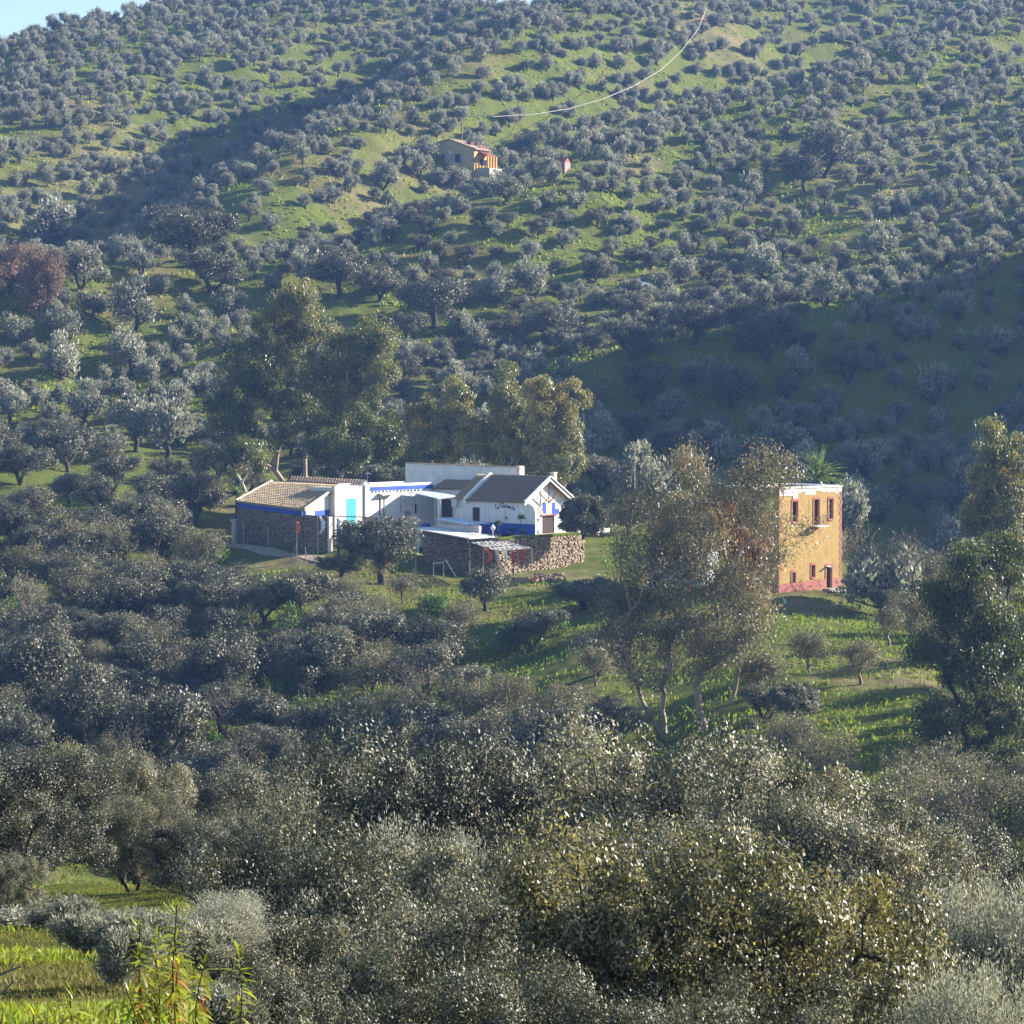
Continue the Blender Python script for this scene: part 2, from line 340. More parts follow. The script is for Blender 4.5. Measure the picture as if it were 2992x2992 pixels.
# ------------------------------------------------------------------ tree generator
def leaf_quads(r, C, T, L, Wd, Nn=None):
    """rhombic leaves: centres C, axis T (unit), length L, width Wd"""
    n = len(C); Rv = r.normal(size=(n,3)) if Nn is None else Nn; S_ = np.cross(T, Rv); S_ /= (np.linalg.norm(S_,axis=1,keepdims=True)+1e-9)
    a = T*(L/2)[:,None]; b = S_*(Wd/2)[:,None]
    V = np.stack([C-a, C+b-a*0.1, C+a, C-b-a*0.1], 1).reshape(-1,3)
    return V, np.arange(n*4).reshape(-1,4)
def tubes(nodes, par, rad, sides=5):
    V=[];Q=[]
    ang = np.arange(sides)/sides*2*math.pi; ca,sa = np.cos(ang),np.sin(ang); k=0
    for i in range(1,len(nodes)):
        a=nodes[par[i]]; b=nodes[i]; d=b-a; L=np.linalg.norm(d)
        if L<1e-5: continue
        d=d/L; u=np.cross(d,[0.3,0.9,0.1]); u/=np.linalg.norm(u)+1e-9; w=np.cross(d,u)
        ra=min(rad[par[i]], rad[i]*1.5); rb=rad[i]
        V.append(a-d*ra*0.2+ra*(ca[:,None]*u+sa[:,None]*w)); V.append(b+rb*(ca[:,None]*u+sa[:,None]*w))
        Q += [(k+j,k+(j+1)%sides,k+sides+(j+1)%sides,k+sides+j) for j in range(sides)]; k+=2*sides
    return np.concatenate(V) if V else np.zeros((0,3)), np.array(Q,int).reshape(-1,4)
def skeleton(r, att, fork, base=(0,0,0), r0=0.2, lean=(0,0), wpath=0.35, wig=0.08, stems=1):
    """grow a branch structure that reaches all attractors"""
    nodes=[np.array(base,float)]; par=[-1]; pl=[0.0]
    for s_ in range(stems):
        f=np.array(fork,float)+ (r.normal(size=3)*np.array([.35,.35,.1])*fork[2] if stems>1 else 0)
        steps=3
        p0=0
        for k in range(1,steps+1):
            t=k/steps; q=np.array(base)*(1-t)+f*t+np.array([lean[0],lean[1],0])*math.sin(t*math.pi)*0.3 + r.normal(size=3)*wig*fork[2]*0.4*np.array([1,1,.2])
            nodes.append(q); par.append(p0); pl.append(pl[p0]+np.linalg.norm(q-nodes[p0])); p0=len(nodes)-1
    order=np.argsort(np.linalg.norm(att-np.array(fork),axis=1)); ends=[]
    for i in order:
        A=att[i]; P=np.array(nodes); d=np.linalg.norm(P-A,axis=1)
        up=np.clip((P[:,2]-A[2]),0,None)
        cost=d+wpath*np.array(pl)+up*1.2; cost[0]+=99; j=int(np.argmin(cost)); 
        mid=(nodes[j]*0.5+A*0.5)+r.normal(size=3)*wig*d[j]+np.array([0,0,0.10*d[j]])
        nodes.append(mid); par.append(j); pl.append(pl[j]+np.linalg.norm(mid-nodes[j])); m=len(nodes)-1
        nodes.append(A.copy()); par.append(m); pl.append(pl[m]+np.linalg.norm(A-mid)); ends.append(len(nodes)-1)
    nodes=np.array(nodes); cnt=np.zeros(len(nodes))
    for e in ends: cnt[e]=1
    for i in range(len(nodes)-1,0,-1): cnt[par[i]]+=max(cnt[i],0.3)
    rad=r0*(np.maximum(cnt,0.3)/cnt[0])**0.48; rad[0]*=1.25
    return nodes,par,rad,ends
def crown_atts(r, blobs, n, shell=0.45):
    """attractors inside a list of ellipsoids (cx,cy,cz,rx,ry,rz)"""
    B=np.array(blobs,float); vol=(B[:,3]*B[:,4]*B[:,5])**0.75; k=r.choice(len(B), n, p=vol/vol.sum())
    d=r.normal(size=(n,3)); d/=np.linalg.norm(d,axis=1,keepdims=True)
    rr=(shell+(1-shell)*r.random(n)**0.7)[:,None]
    return B[k,:3]+d*rr*B[k,3:], d
def make_tree(name, seed, blobs, n_att, n_leaf, sig, leafL, leafW, fork, r0, mleaf, mbark, axis='rand', stems=1, lean=(0,0), droop=0.0, twig=True, shell=0.45, tintgrad=None, sides=5, wig=0.08, tmean=0.42, nout=.9, nrand=.55, tsd=.17):
    r=np.random.default_rng(seed)
    att,adir=crown_atts(r, blobs, n_att, shell); att[:,2]=np.maximum(att[:,2], 0.25*fork[2])
    nodes,par,rad,ends=skeleton(r, att, fork, r0=r0, stems=stems, lean=lean, wig=wig)
    tv,tq=tubes(nodes,par,rad,sides)
    trunk=mesh_np(name+'_trunk', tv, tq, None, mbark, smooth=True)
    crown=None
    if n_leaf:
        k=r.integers(0,len(att),n_leaf)
        sg=np.array(sig)*(0.6+0.8*r.random((len(att),1)))[k]
        off=r.normal(size=(n_leaf,3))*sg
        off=off*np.minimum(1, 2.0/np.maximum(np.linalg.norm(off/sg,axis=1,keepdims=True),1e-6))
        C=att[k]+off; C[:,2]-=droop*np.abs(off[:,0]+off[:,1])*0.5
        if axis=='rand': T=r.normal(size=(n_leaf,3))*np.array([1,1,.8])
        elif axis=='up': T=off/sg*0.55+r.normal(size=(n_leaf,3))*0.45+np.array([0,0,1.0])
        elif axis=='out': T=off/sg*0.8+r.normal(size=(n_leaf,3))*0.6+np.array([0,0,.25])
        elif axis=='down': T=r.normal(size=(n_leaf,3))*0.55+np.array([0,0,-1.0])
        T/=np.linalg.norm(T,axis=1,keepdims=True)
        L=leafL*(0.6+0.8*r.random(n_leaf)); Wd=leafW*(0.6+0.8*r.random(n_leaf))
        Nn=adir[k]*nout+off/sg*.45+np.array([0,0,.35])+r.normal(size=(n_leaf,3))*nrand
        V,Q=leaf_quads(r,C,T,L,Wd,Nn)
        clump=r.normal(size=len(att))*0.10
        ti=tmean+tsd*r.normal(size=n_leaf)+clump[k]
        if tintgrad is not None: ti+=tintgrad(C)
        crown=mesh_np(name+'_crown', V, Q, np.clip(ti,0,1), mleaf)
    return dict(crown=crown, trunk=trunk, h=float(np.percentile(att[:,2],98))+sig[2]*1.2, w=float(np.percentile(np.hypot(att[:,0],att[:,1]),95))*2+sig[0]*2)
def rblobs(r, n, rad, zc, rz, br, flat=1.0):
    """n sub-blobs scattered in an ellipsoid shell of radius rad at height zc"""
    out=[(0,0,zc,rad*0.6,rad*0.6,rz*0.65)]
    for i in range(n):
        a=2*math.pi*(i+r.random()*0.8)/n; q=rad*(0.45+0.35*r.random()); z=zc+rz*(r.random()*1.3-0.45)
        b=br*(0.75+0.5*r.random())
        if r.random()<0.3: q*=0.3; z=zc+rz*(0.4+0.4*r.random())
        out.append((q*math.cos(a),q*math.sin(a),z,b,b,b*flat))
    return out
def place(v, name, loc, sc, rz, label, cat, group, sz=None):
    e=empty(name, loc, rz, label, cat, group); q_=random.uniform(.9,1.12); e.scale=(sc*q_,sc/q_,sz or sc)
    if v['crown']: link('crown', v['crown'], e)
    link('trunk', v['trunk'], e)
    return e
rv=np.random.default_rng(21)
OLIVE=[]; 
for s_ in range(8):
    r=np.random.default_rng(100+s_)
    bl=rblobs(r, [7,5,8,6,4,9,6,5][s_], [2.2,1.9,2.4,2.2,1.7,2.1,2.5,2.0][s_], [2.3,2.6,2.1,2.2,2.7,2.4,2.0,2.6][s_], [1.0,1.3,.9,1.1,1.3,1.2,.8,1.4][s_], [.85,.8,.8,.75,.8,.7,.8,.85][s_], 1.2)
    OLIVE.append(make_tree('olive', 100+s_, bl, 46, 3000, (.32,.32,.42), .34,.17, (0.1,0.05,0.8), 0.24, m_olive, m_darkbark, 'up', stems=2, shell=0.75, tmean=.5))
HOLM=[]
for s_ in range(5):
    r=np.random.default_rng(200+s_)
    bl=rblobs(r, 10, 2.8, 2.6, 1.4, 1.05, 0.85)
    HOLM.append(make_tree('holm', 200+s_, bl, 110, 12000, (.30,.30,.24), .17,.10, (0,0,.8), 0.26, m_holm, m_darkbark, 'rand', stems=2, shell=0.7, tmean=.5))
SCRUB=[]
for s_ in range(4):
    r=np.random.default_rng(300+s_)
    bl=rblobs(r, 8, 1.9, 1.9, 1.1, 0.7, 0.9)
    SCRUB.append(make_tree('scrub', 300+s_, bl, 120, 6000, (.22,.22,.22), .11,.055, (0,0,.5), 0.12, m_scrub, m_twig, 'out', stems=3, shell=0.6, tmean=.5))
BUSH=[]
for s_ in range(3):
    r=np.random.default_rng(400+s_)
    bl=rblobs(r, 6, 1.0, 0.7, 0.5, 0.5, 0.9)
    BUSH.append(make_tree('bush', 400+s_, bl, 40, 3000, (.20,.20,.18), .13,.07, (0,0,.2), 0.05, m_green, m_twig, 'out', stems=3, shell=0.5, tmean=.5))
BARE=[]
for s_ in range(2):
    r=np.random.default_rng(450+s_)
    bl=rblobs(r, 8, 1.6, 2.4, 1.3, 0.8, 1.1)
    BARE.append(make_tree('bare', 450+s_, bl, 240, 500, (.15,.15,.2), .12,.05, (0,0,.6), 0.10, m_scrub, m_twig, 'up', stems=4, shell=0.5, sides=3, wig=.12))
NEARH=[]
for s_ in range(3):
    r=np.random.default_rng(500+s_)
    bl=rblobs(r, 24, 3.0, 2.3, 2.1, .72, 0.9)
    NEARH.append(make_tree('nearholm', 500+s_, bl, 210, 110000, (.20,.20,.17), .064,.031, (0,0,.5), 0.14, m_holmnear, m_darkbark, 'rand', stems=2, shell=0.72, tmean=.47, nout=1.0, nrand=.55, tsd=.20))
m_holmyel=leafmat('yellow_holm_oak_leaf', [(0.0,(0.026,0.032,0.016)),(0.38,(0.080,0.083,0.042)),(0.6,(0.18,0.17,0.095)),(0.85,(0.42,0.385,0.22)),(1.0,(0.52,0.43,0.14))], rough=0.42, spec=0.6, trans=0.24, tcol=(1.4,1.3,.6), rnd=.1)  # yellow-green leaves; palest stops paint warm highlights into the colour
def recolour(v, mat):
    me_=v['crown'].copy(); me_.materials[0]=mat; return dict(v, crown=me_)
YELH=recolour(NEARH[1], m_holmyel)
NEARO=[]
for s_ in range(1):
    r=np.random.default_rng(600+s_)
    bl=rblobs(r, 9, 2.0, 2.0, 1.6, 0.8, 1.1)
    NEARO.append(make_tree('nearolive', 600+s_, bl, 200, 45000, (.20,.20,.28), .080,.022, (0,0,.4), 0.08, m_olive, m_darkbark, 'up', stems=3, shell=0.6, tmean=.6))

_r=np.random.default_rng(640)
NEARS=make_tree('smallolive', 640, rblobs(_r, 9, 2.0, 2.1, 1.7, 0.8, 1.1), 150, 9000, (.26,.26,.34), .34,.085, (0,0,.3), 0.10, m_olive, m_darkbark, 'up', stems=4, shell=0.5, tmean=.42, nrand=.8, tsd=.22)
# ------------------------------------------------------------------ planting: far olives
PUT=[]                                         # (x,y,radius) of everything planted
def free(x,y,rad):
    return all((x-a)**2+(y-b)**2 > (rad*0.5+c*0.5)**2 for a,b,c in PUT)
def inview(x,y,z,m=420):
    c=CX+F*x/y; r_=HY-F*z/y
    return -m<c<2992+m and -m-60<r_<3200
# (column, row of the base, crown width in photo px, kind)  read off the photograph
MID=[('o',1225,520,80),('o',1285,552,70),('o',1345,556,80),('o',1420,550,75),('o',1190,490,80),('h',1545,480,90),('o',1600,520,70),('o',50,1010,95),('o',190,1015,130),('o',395,985,145),('o',270,930,95),('o',385,1095,130),('o',575,1150,95),('o',180,1110,125),('o',250,1235,120),
 ('o',30,1240,100),('o',400,1320,135),('o',580,1300,75),('o',235,850,140),('o',410,810,95),('o',150,740,150),('o',665,925,100),('h',560,780,230),('h',470,720,150),
 ('h',620,860,190),('h',990,870,180),('h',1110,880,150),('o',890,850,110),('h',1270,960,200),('o',1350,980,100),('h',1605,1010,180),('h',1840,960,150),('h',1850,1065,190),
 ('h',2030,1010,190),('h',2170,990,180),('h',2240,1060,190),('o',1560,880,120),('o',1450,890,110),('h',1880,1190,170),('h',1860,1290,120),('o',1950,1240,110),
 ('h',2140,1200,190),('h',2090,1290,120),('o',2330,1140,95),('h',2480,1120,140),('o',2730,1190,120),('o',2920,1040,120),('o',2410,900,110),('o',2270,880,70),('o',2560,760,110),
 ('o',2240,830,110),('o',1990,830,90),('o',1930,870,80),('h',200,1380,200),('h',330,1440,150),('h',60,1420,200),('h',570,1540,190),('h',440,1520,170),('h',280,1500,150),('o',590,1400,80),
 ('h',1010,1500,0),('o',930,1090,110),('h',1190,1000,140),('o',1400,1060,90),('o',1330,1150,90),('h',1180,1130,130),('o',1290,1060,80),('o',2650,1000,110),('o',2800,940,110),('o',2200,590,90),
 ('h',2410,520,180),('h',2350,560,130),('h',1540,470,110),('o',1390,490,100),('o',1240,470,70),('o',1480,600,110),('o',1120,560,90)]
n_label=dict(o='silvery olive tree',h='dark bushy holm oak')
def where(px,py):
    v='at the foot of the far hillside' if py>900 else ('halfway down the far hillside' if py>600 else 'beside the yellow villa on the hill')
    h='on the left' if px<700 else ('behind the left tall eucalyptus' if px<1150 else ('above the white farmhouse' if px<1750 else ('above the yellow tower house' if px<2500 else 'at the right edge')))
    return v,h
ORD=['','second ','third ','fourth ','fifth ','sixth ','seventh ','eighth ','ninth ','tenth ','eleventh ','twelfth ','thirteenth ','fourteenth ','fifteenth ','sixteenth ','seventeenth ','eighteenth ','nineteenth ','twentieth ']
def ordn(i): return ORD[i].strip()+(' from the left' if i else 'leftmost') if i<20 else f'{i+1}th from the left'
def ordlab(items, key, keypx):
    """give each item its place among its like: {id: 'third from the left'}"""
    grp={}
    for n_,it in enumerate(items): grp.setdefault(key(it),[]).append((keypx(it),n_))
    out={}
    for k_,l in grp.items():
        for r_,(p_,n_) in enumerate(sorted(l)): out[n_]=ordn(r_)
    return out
cnt_mid=0
MIDL=[m for m in MID if m[3]]
for gy in np.arange(346,430,6.4):                                  # the belt of oaks in the valley bottom behind the farm
    for gx_ in np.arange(-75,80,6.4):
        x=gx_+rv.normal()*1.5; y=gy+rv.normal()*1.3; px=CX+F*x/y; g_=gz(x,y); py=HY-F*g_/y
        if not(-350<px<3350): continue
        if any(abs(px-m[1])<m[3]*.5 and abs(py-m[2])<60 for m in MIDL): continue
        if px>2350 and rv.random()<.15: continue
        tkD=float(np.interp(px,[93,290,450,560,743,983],[372,358,350,343,336,324]))
        if px<700 and abs(y-tkD)<4.5: continue
        if px<1000 and y<tkD: continue
        if 640<px<2560 and y<368: continue
        MIDL.append(('h' if rv.random()<(.7 if px<2300 else .3) else 'o',px,py,rv.uniform(100,165)))
def vzone(m): return 'in the valley behind the farm' if m[2]>1230 else ('at the foot of the far hillside' if m[2]>930 else ('low on the far hillside' if m[2]>700 else 'near the yellow villa'))
OL=ordlab(MIDL,lambda m:(m[0],vzone(m)),lambda m:m[1])
for n_,(kind,px,py,w) in enumerate(MIDL):
    h=ground_hit(px,py,345 if py>1200 else 425)
    if not h: continue
    x,y,z=h; wm=w/F*y
    v=(OLIVE if kind=='o' else HOLM)[rv.integers(0,8 if kind=='o' else 5)]
    sc=wm/v['w']*1.02; size='large' if w>150 else ('small' if w<92 else 'medium')
    place(v,'olive_tree' if kind=='o' else 'holm_oak',(x,y,z-0.15),sc,rv.random()*6.28,
          f"{size} {n_label[kind]} {vzone(MIDL[n_])}, {OL[n_]}",'tree','trees on the lower far hillside',sz=sc*(0.85+0.2*rv.random()))
    PUT.append((x,y,wm)); cnt_mid+=1
cand=[]
for i,gy in enumerate(np.arange(432,905,5.5)):
    for gx_ in np.arange(-185,210,5.4):
        x=gx_+rv.normal()*1.2+(2.7 if i%2 else 0); y=gy+rv.normal()*1.2
        cand.append((x,y))
cand=np.array(cand); zc=ground(cand[:,0],cand[:,1])
far_list=[]
KEEP_CLEAR=[(1200,1480,390,510,0)]
for (x,y),z in zip(cand,zc):
    c=CX+F*x/y; r_=HY-F*z/y
    if not inview(x,y,z): continue
    if not free(x,y,3.3): continue
    if 1230<c<1460 and 420<r_<500 and 560<y<650: continue      # villa
    if 1590<c<1690 and 470<r_<540 and 540<y<640: continue
    if 1800<c<1930 and 790<r_<880: continue                    # parked car
    den=1.0
    if 2280<c<2650 and 560<r_<760: den=.6
    if c>1900 and r_>760: den=.95
    if c>2300 and r_>950: den=1.0
    if 700<c<1300 and 560<r_<760: den=.85
    if 1300<c<1750 and 480<r_<680: den=.85
    if rv.random()>den: continue
    kind='h' if (r_>640 and 700<c<2400 and rv.random()<.45) or rv.random()<.02 else 'o'
    far_list.append((y,x,z,kind,c,r_)); PUT.append((x,y,3.3))
    if kind=='o' and rv.random()<(.40 if 1250<c<2200 and r_<520 else .15): far_list.append((y+2.5,x+2.5,gz(x+2.5,y+2.5),'o',c,r_))
far_list.sort()
NIND=300
def zone(c,r_):
    if r_>620: vz='on the lower part of the far hillside'
    elif r_>380: vz='on the middle of the far hillside'
    else: vz='on the upper part of the far hillside'
    hz='towards the left' if c<750 else ('behind the left tall eucalyptus' if c<1250 else ('above the white farmhouse' if c<1850 else ('above the yellow tower house' if c<2450 else 'towards the right edge')))
    return vz,hz
n_ol=0; rest=[]
band=lambda q:(q[3],int((1250-q[5])//55))
FO=ordlab(far_list[:2*NIND],band,lambda q:q[4])
for fi,(y,x,z,kind,c,r_) in enumerate(far_list):
    if n_ol < max(120, NIND - cnt_mid + 60) and -70<c<3060:
        v=(OLIVE if kind=='o' else HOLM)[rv.integers(0,8 if kind=='o' else 5)]
        vz,hz=zone(c,r_); sc=(0.60+0.40*rv.random())*(1.0 if kind=='o' else .95)
        nm='silvery olive tree' if kind=='o' else 'dark holm oak'
        place(v,'olive_tree' if kind=='o' else 'holm_oak',(x,y,z-0.15),sc,rv.random()*6.28,f"{nm}, {FO[fi]} in the {ORD[band(far_list[fi])[1]].strip() or 'lowest'} band up the far hillside",'tree',f"{nm}s {vz}, {hz}",sz=sc*(.85+.25*rv.random()))
        n_ol+=1
    else: rest.append((x,y,z-0.15,kind))
# the remaining hundreds: ONE object whose points carry the tree meshes
def scatter_object(name, pts, scale, rot, variant, sources, label):
    me_=bpy.data.meshes.new(name); me_.from_pydata([tuple(p) for p in pts],[],[])
    for an,arr,ty in (('sc',scale,'FLOAT'),('rz',rot,'FLOAT'),('var',variant,'INT')):
        a_=me_.attributes.new(an,ty,'POINT'); a_.data.foreach_set('value',arr)
    o=link(name,me_); tag(o,label,None,None,'stuff')
    g=bpy.data.node_groups.new(name,'GeometryNodeTree')
    g.interface.new_socket('Geometry',in_out='INPUT',socket_type='NodeSocketGeometry'); g.interface.new_socket('Geometry',in_out='OUTPUT',socket_type='NodeSocketGeometry')
    gi=g.nodes.new('NodeGroupInput'); go=g.nodes.new('NodeGroupOutput'); jn=g.nodes.new('GeometryNodeJoinGeometry')
    def named(n_,ty):
        k=g.nodes.new('GeometryNodeInputNamedAttribute'); k.data_type=ty; k.inputs['Name'].default_value=n_; return k
    a_sc=named('sc','FLOAT'); a_rz=named('rz','FLOAT'); a_v=named('var','INT')
    cx_=g.nodes.new('ShaderNodeCombineXYZ'); g.links.new(a_rz.outputs['Attribute'],cx_.inputs['Z'])
    for k,objs in enumerate(sources):
        cmp_=g.nodes.new('FunctionNodeCompare'); cmp_.data_type='INT'; cmp_.operation='EQUAL'
        ins=[s for s in cmp_.inputs if s.type=='INT' and s.enabled] or [s for s in cmp_.inputs if s.type=='INT']
        g.links.new(a_v.outputs['Attribute'],ins[0]); ins[1].default_value=k
        for ob in objs:
            oi=g.nodes.new('GeometryNodeObjectInfo'); oi.transform_space='ORIGINAL'; oi.inputs['Object'].default_value=ob; oi.inputs['As Instance'].default_value=True
            ip=g.nodes.new('GeometryNodeInstanceOnPoints')
            g.links.new(gi.outputs[0],ip.inputs['Points']); g.links.new(cmp_.outputs[0],ip.inputs['Selection']); g.links.new(oi.outputs['Geometry'],ip.inputs['Instance'])
            g.links.new(cx_.outputs[0],ip.inputs['Rotation']); g.links.new(a_sc.outputs['Attribute'],ip.inputs['Scale']); g.links.new(ip.outputs[0],jn.inputs[0])
    g.links.new(jn.outputs[0],go.inputs[0])
    md=o.modifiers.new('scatter','NODES'); md.node_group=g
    return o
def find_users(me_): return next(o for o in bpy.data.objects if o.data is me_)
srcs=[]
def src(v):
    return [find_users(v['crown']),find_users(v['trunk'])]
vs=[v for v in OLIVE[:7]]+[HOLM[0],HOLM[1]]
try:
    srcs=[src(v) for v in vs]
except StopIteration: srcs=[src(v) for v in OLIVE[:1]]
va=np.array([rv.integers(0,7) if r_[3]=='o' else 7+rv.integers(0,2) for r_ in rest],dtype=np.int32)
scatter_object('distant_olive_trees',[r_[:3] for r_ in rest],(0.60+0.38*rv.random(len(rest))).astype(np.float32),(rv.random(len(rest))*6.28).astype(np.float32),va,srcs,'hundreds of small silvery olive trees covering the upper far hillside')
print('far individual',n_ol,'rest',len(rest),'mid',cnt_mid)
# ------------------------------------------------------------------ building materials
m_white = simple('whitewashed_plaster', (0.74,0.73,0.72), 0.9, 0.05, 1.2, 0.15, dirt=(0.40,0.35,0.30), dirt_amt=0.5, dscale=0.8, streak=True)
m_pinkw = simple('weathered_pinkish_plaster', (0.62,0.55,0.50), 0.9, 0.08, 1.0, 0.15, dirt=(0.34,0.26,0.21), dirt_amt=0.6, dscale=0.9, streak=True)
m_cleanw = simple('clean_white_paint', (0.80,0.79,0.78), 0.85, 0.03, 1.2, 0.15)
m_blue = simple('cobalt_blue_paint', (0.035,0.085,0.42), 0.75, 0.12, 1.5, 0.2, dirt=(0.10,0.15,0.45), dirt_amt=0.5)
m_teal = simple('turquoise_paint', (0.06,0.34,0.40), 0.7, 0.12, 3, 0.2)
m_brown = simple('dark_brown_wood', (0.055,0.040,0.032), 0.75, 0.25, 5, 0.2)
m_redwood = simple('reddish_timber', (0.22,0.075,0.045), 0.75, 0.2, 4, 0.2)
m_tile = simple('weathered_clay_tile', (0.40,0.31,0.20), 0.85, 0.35, 2.5, 0.2, bump=0.01, dirt=(0.16,0.13,0.10), dirt_amt=0.7, dscale=2.5)
m_tileg = simple('grey_brown_clay_tile', (0.30,0.225,0.17), 0.85, 0.30, 2.5, 0.2, bump=0.01, dirt=(0.12,0.10,0.085), dirt_amt=0.7, dscale=2.5)
m_tilew = simple('limewashed_tile_edge', (0.62,0.56,0.46), 0.85, 0.15, 2.5, 0.2)
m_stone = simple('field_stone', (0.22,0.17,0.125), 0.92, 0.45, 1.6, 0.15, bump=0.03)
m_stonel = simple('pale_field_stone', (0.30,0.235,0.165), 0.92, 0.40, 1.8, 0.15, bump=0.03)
m_mortar = simple('earth_mortar', (0.13,0.095,0.07), 0.95, 0.3, 3, 0.1, bump=0.04)
m_sheet = simple('pale_roofing_sheet', (0.60,0.61,0.60), 0.6, 0.07, 0.8, 0.3, dirt=(0.33,0.32,0.30), dirt_amt=0.5)
m_sheetb = simple('blueish_roofing_sheet', (0.52,0.64,0.76), 0.5, 0.07, 0.8, 0.35)
m_ochre = simple('ochre_plaster', (0.42,0.285,0.11), 0.92, 0.13, 1.1, 0.12, bump=0.015, dirt=(0.22,0.15,0.08), dirt_amt=0.8, dscale=0.8, streak=True)
m_rose = simple('rose_paint', (0.40,0.16,0.13), 0.88, 0.15, 2, 0.15, dirt=(0.42,0.22,0.14), dirt_amt=0.5)
m_dark = simple('dark_window_glass', (0.018,0.016,0.020), 0.25, 0.3, 3, 0.5)
m_metal = simple('dark_iron', (0.05,0.045,0.045), 0.6, 0.2, 5, 0.4, 0.5)
m_steel = simple('galvanised_steel', (0.42,0.42,0.42), 0.45, 0.1, 5, 0.5, 0.5)
m_conc = simple('concrete', (0.36,0.34,0.31), 0.9, 0.12, 3, 0.2)
m_orange = simple('orange_cloth', (0.75,0.13,0.03), 0.85, 0.1, 4)
m_red = simple('faded_red_cloth', (0.42,0.08,0.05), 0.85, 0.25, 3)
m_mint = simple('mint_cloth', (0.35,0.68,0.58), 0.85, 0.1, 4)
m_wcloth = simple('white_cloth', (0.72,0.74,0.78), 0.85, 0.06, 4)
m_bcloth = simple('blue_cloth', (0.06,0.12,0.50), 0.85, 0.1, 4)
m_black = simple('black_paint', (0.02,0.02,0.022), 0.7, 0.2, 4)
m_track = simple('pale_dirt_track', (0.34,0.28,0.20), 0.95, 0.2, 1.5, 0.1, bump=0.03)

AX = Vector((.77,-.64,0)); BX = Vector((.64,.77,0))      # the farm's two wall directions
class VP:
    """vertical plane through plan points A,B; n points to the camera side"""
    def __init__(s, A, B):
        s.A=Vector((A[0],A[1],0)); s.B=Vector((B[0],B[1],0)); s.d=(s.B-s.A); s.L=s.d.length; s.d.normalize()
        s.n=Vector((s.d.y,-s.d.x,0))
        if s.n.dot(-s.A)<0: s.n=-s.n
    def hit(s, px, py):
        r_=ray(px,py); t=s.A.dot(s.n)/r_.dot(s.n); P=r_*t
        return ((P-s.A).dot(s.d), P.z)
    def pt(s, a, z, off=0.0): return s.A+s.d*a+s.n*off+Vector((0,0,z))
    def rect(s, px0, py0, px1, py1):
        a,z=s.hit(px0,py0); b,w=s.hit(px1,py1); return (min(a,b),max(a,b),min(z,w),max(z,w))
    def panel(s, mb, r_, o0, o1):
        """a box on the wall: r_=(s0,s1,z0,z1), between offsets o0 and o1 along the normal"""
        a,b,z,w=r_
        mb.hexa([s.pt(a,z,o0),s.pt(b,z,o0),s.pt(b,w,o0),s.pt(a,w,o0)],[s.pt(a,z,o1),s.pt(b,z,o1),s.pt(b,w,o1),s.pt(a,w,o1)])
def XY(px, D): p_=W(px,1100,D); return (p_.x,p_.y)
def wall_holes(mb, vp, s0, s1, z0, z1, holes, th=0.4):
    """a wall slab with real openings: holes=[(s0,s1,z0,z1)]"""
    ss=sorted({s0,s1}|{h[0] for h in holes}|{h[1] for h in holes}); zz=sorted({z0,z1}|{h[2] for h in holes}|{h[3] for h in holes})
    ss=[q for q in ss if s0<=q<=s1]; zz=[q for q in zz if z0<=q<=z1]
    for a,b in zip(ss[:-1],ss[1:]):
        for c,d in zip(zz[:-1],zz[1:]):
            m=((a+b)/2,(c+d)/2)
            if any(h[0]<m[0]<h[1] and h[2]<m[1]<h[3] for h in holes): continue
            mb.poly([vp.pt(a,c),vp.pt(b,c),vp.pt(b,d),vp.pt(a,d)]); mb.poly([vp.pt(a,d,-th),vp.pt(b,d,-th),vp.pt(b,c,-th),vp.pt(a,c,-th)])
    for a,b,c,d in holes+[(s0,s1,z0,z1)]:
        for (p_,q_) in (((a,c),(b,c)),((b,c),(b,d)),((b,d),(a,d)),((a,d),(a,c))):
            mb.poly([vp.pt(*p_),vp.pt(*q_),vp.pt(*q_,-th),vp.pt(*p_,-th)])
def tiled_roof(parent, A, B, C_, D_, ncourse, nrow, mat, seed=1, th=0.10, lift=0.09, step=0.085):
    """quad A(eave left) B(eave right) C(ridge right) D(ridge left); tile columns run from eave to ridge"""
    A,B,C_,D_=map(Vector,(A,B,C_,D_)); r=np.random.default_rng(seed)
    nrm=(B-A).cross(D_-A).normalized()
    if nrm.z<0: nrm=-nrm
    mb=MB(); dn=-nrm*th
    mb.hexa([A+dn,B+dn,C_+dn,D_+dn],[A,B,C_,D_]); deck=mb.build('roof_deck',mat,parent)
    mb=MB()
    def P(u,v): return (A*(1-u)+B*u)*(1-v)+(D_*(1-u)+C_*u)*v
    for i in range(ncourse):
        for j in range(nrow):
            u0=(i+.06)/ncourse; u1=(i+.94)/ncourse; v0=(j-.15 if j else -.02)/nrow; v1=(j+1.0)/nrow
            jt=nrm*float(r.normal()*0.012); um=(u0+u1)/2; lf=nrm*lift*1.25; lo=nrm*0.004
            a=P(u0,v0)+jt+lo+nrm*step; b=P(um,v0)+jt+lf+nrm*step; c=P(u1,v0)+jt+lo+nrm*step
            d=P(u0,v1)+jt+lo; e=P(um,v1)+jt+lf*.8; f=P(u1,v1)+jt+lo
            n_=len(mb.v); mb.v+= [tuple(q) for q in (a,b,c,d,e,f)]
            mb.f+=[(n_,n_+1,n_+4,n_+3),(n_+1,n_+2,n_+5,n_+4),(n_,n_+2,n_+1)]
    o=mb.build('roof_tiles',mat,parent); o['kind']='stuff'
    return P,nrm
TILE_ME=None
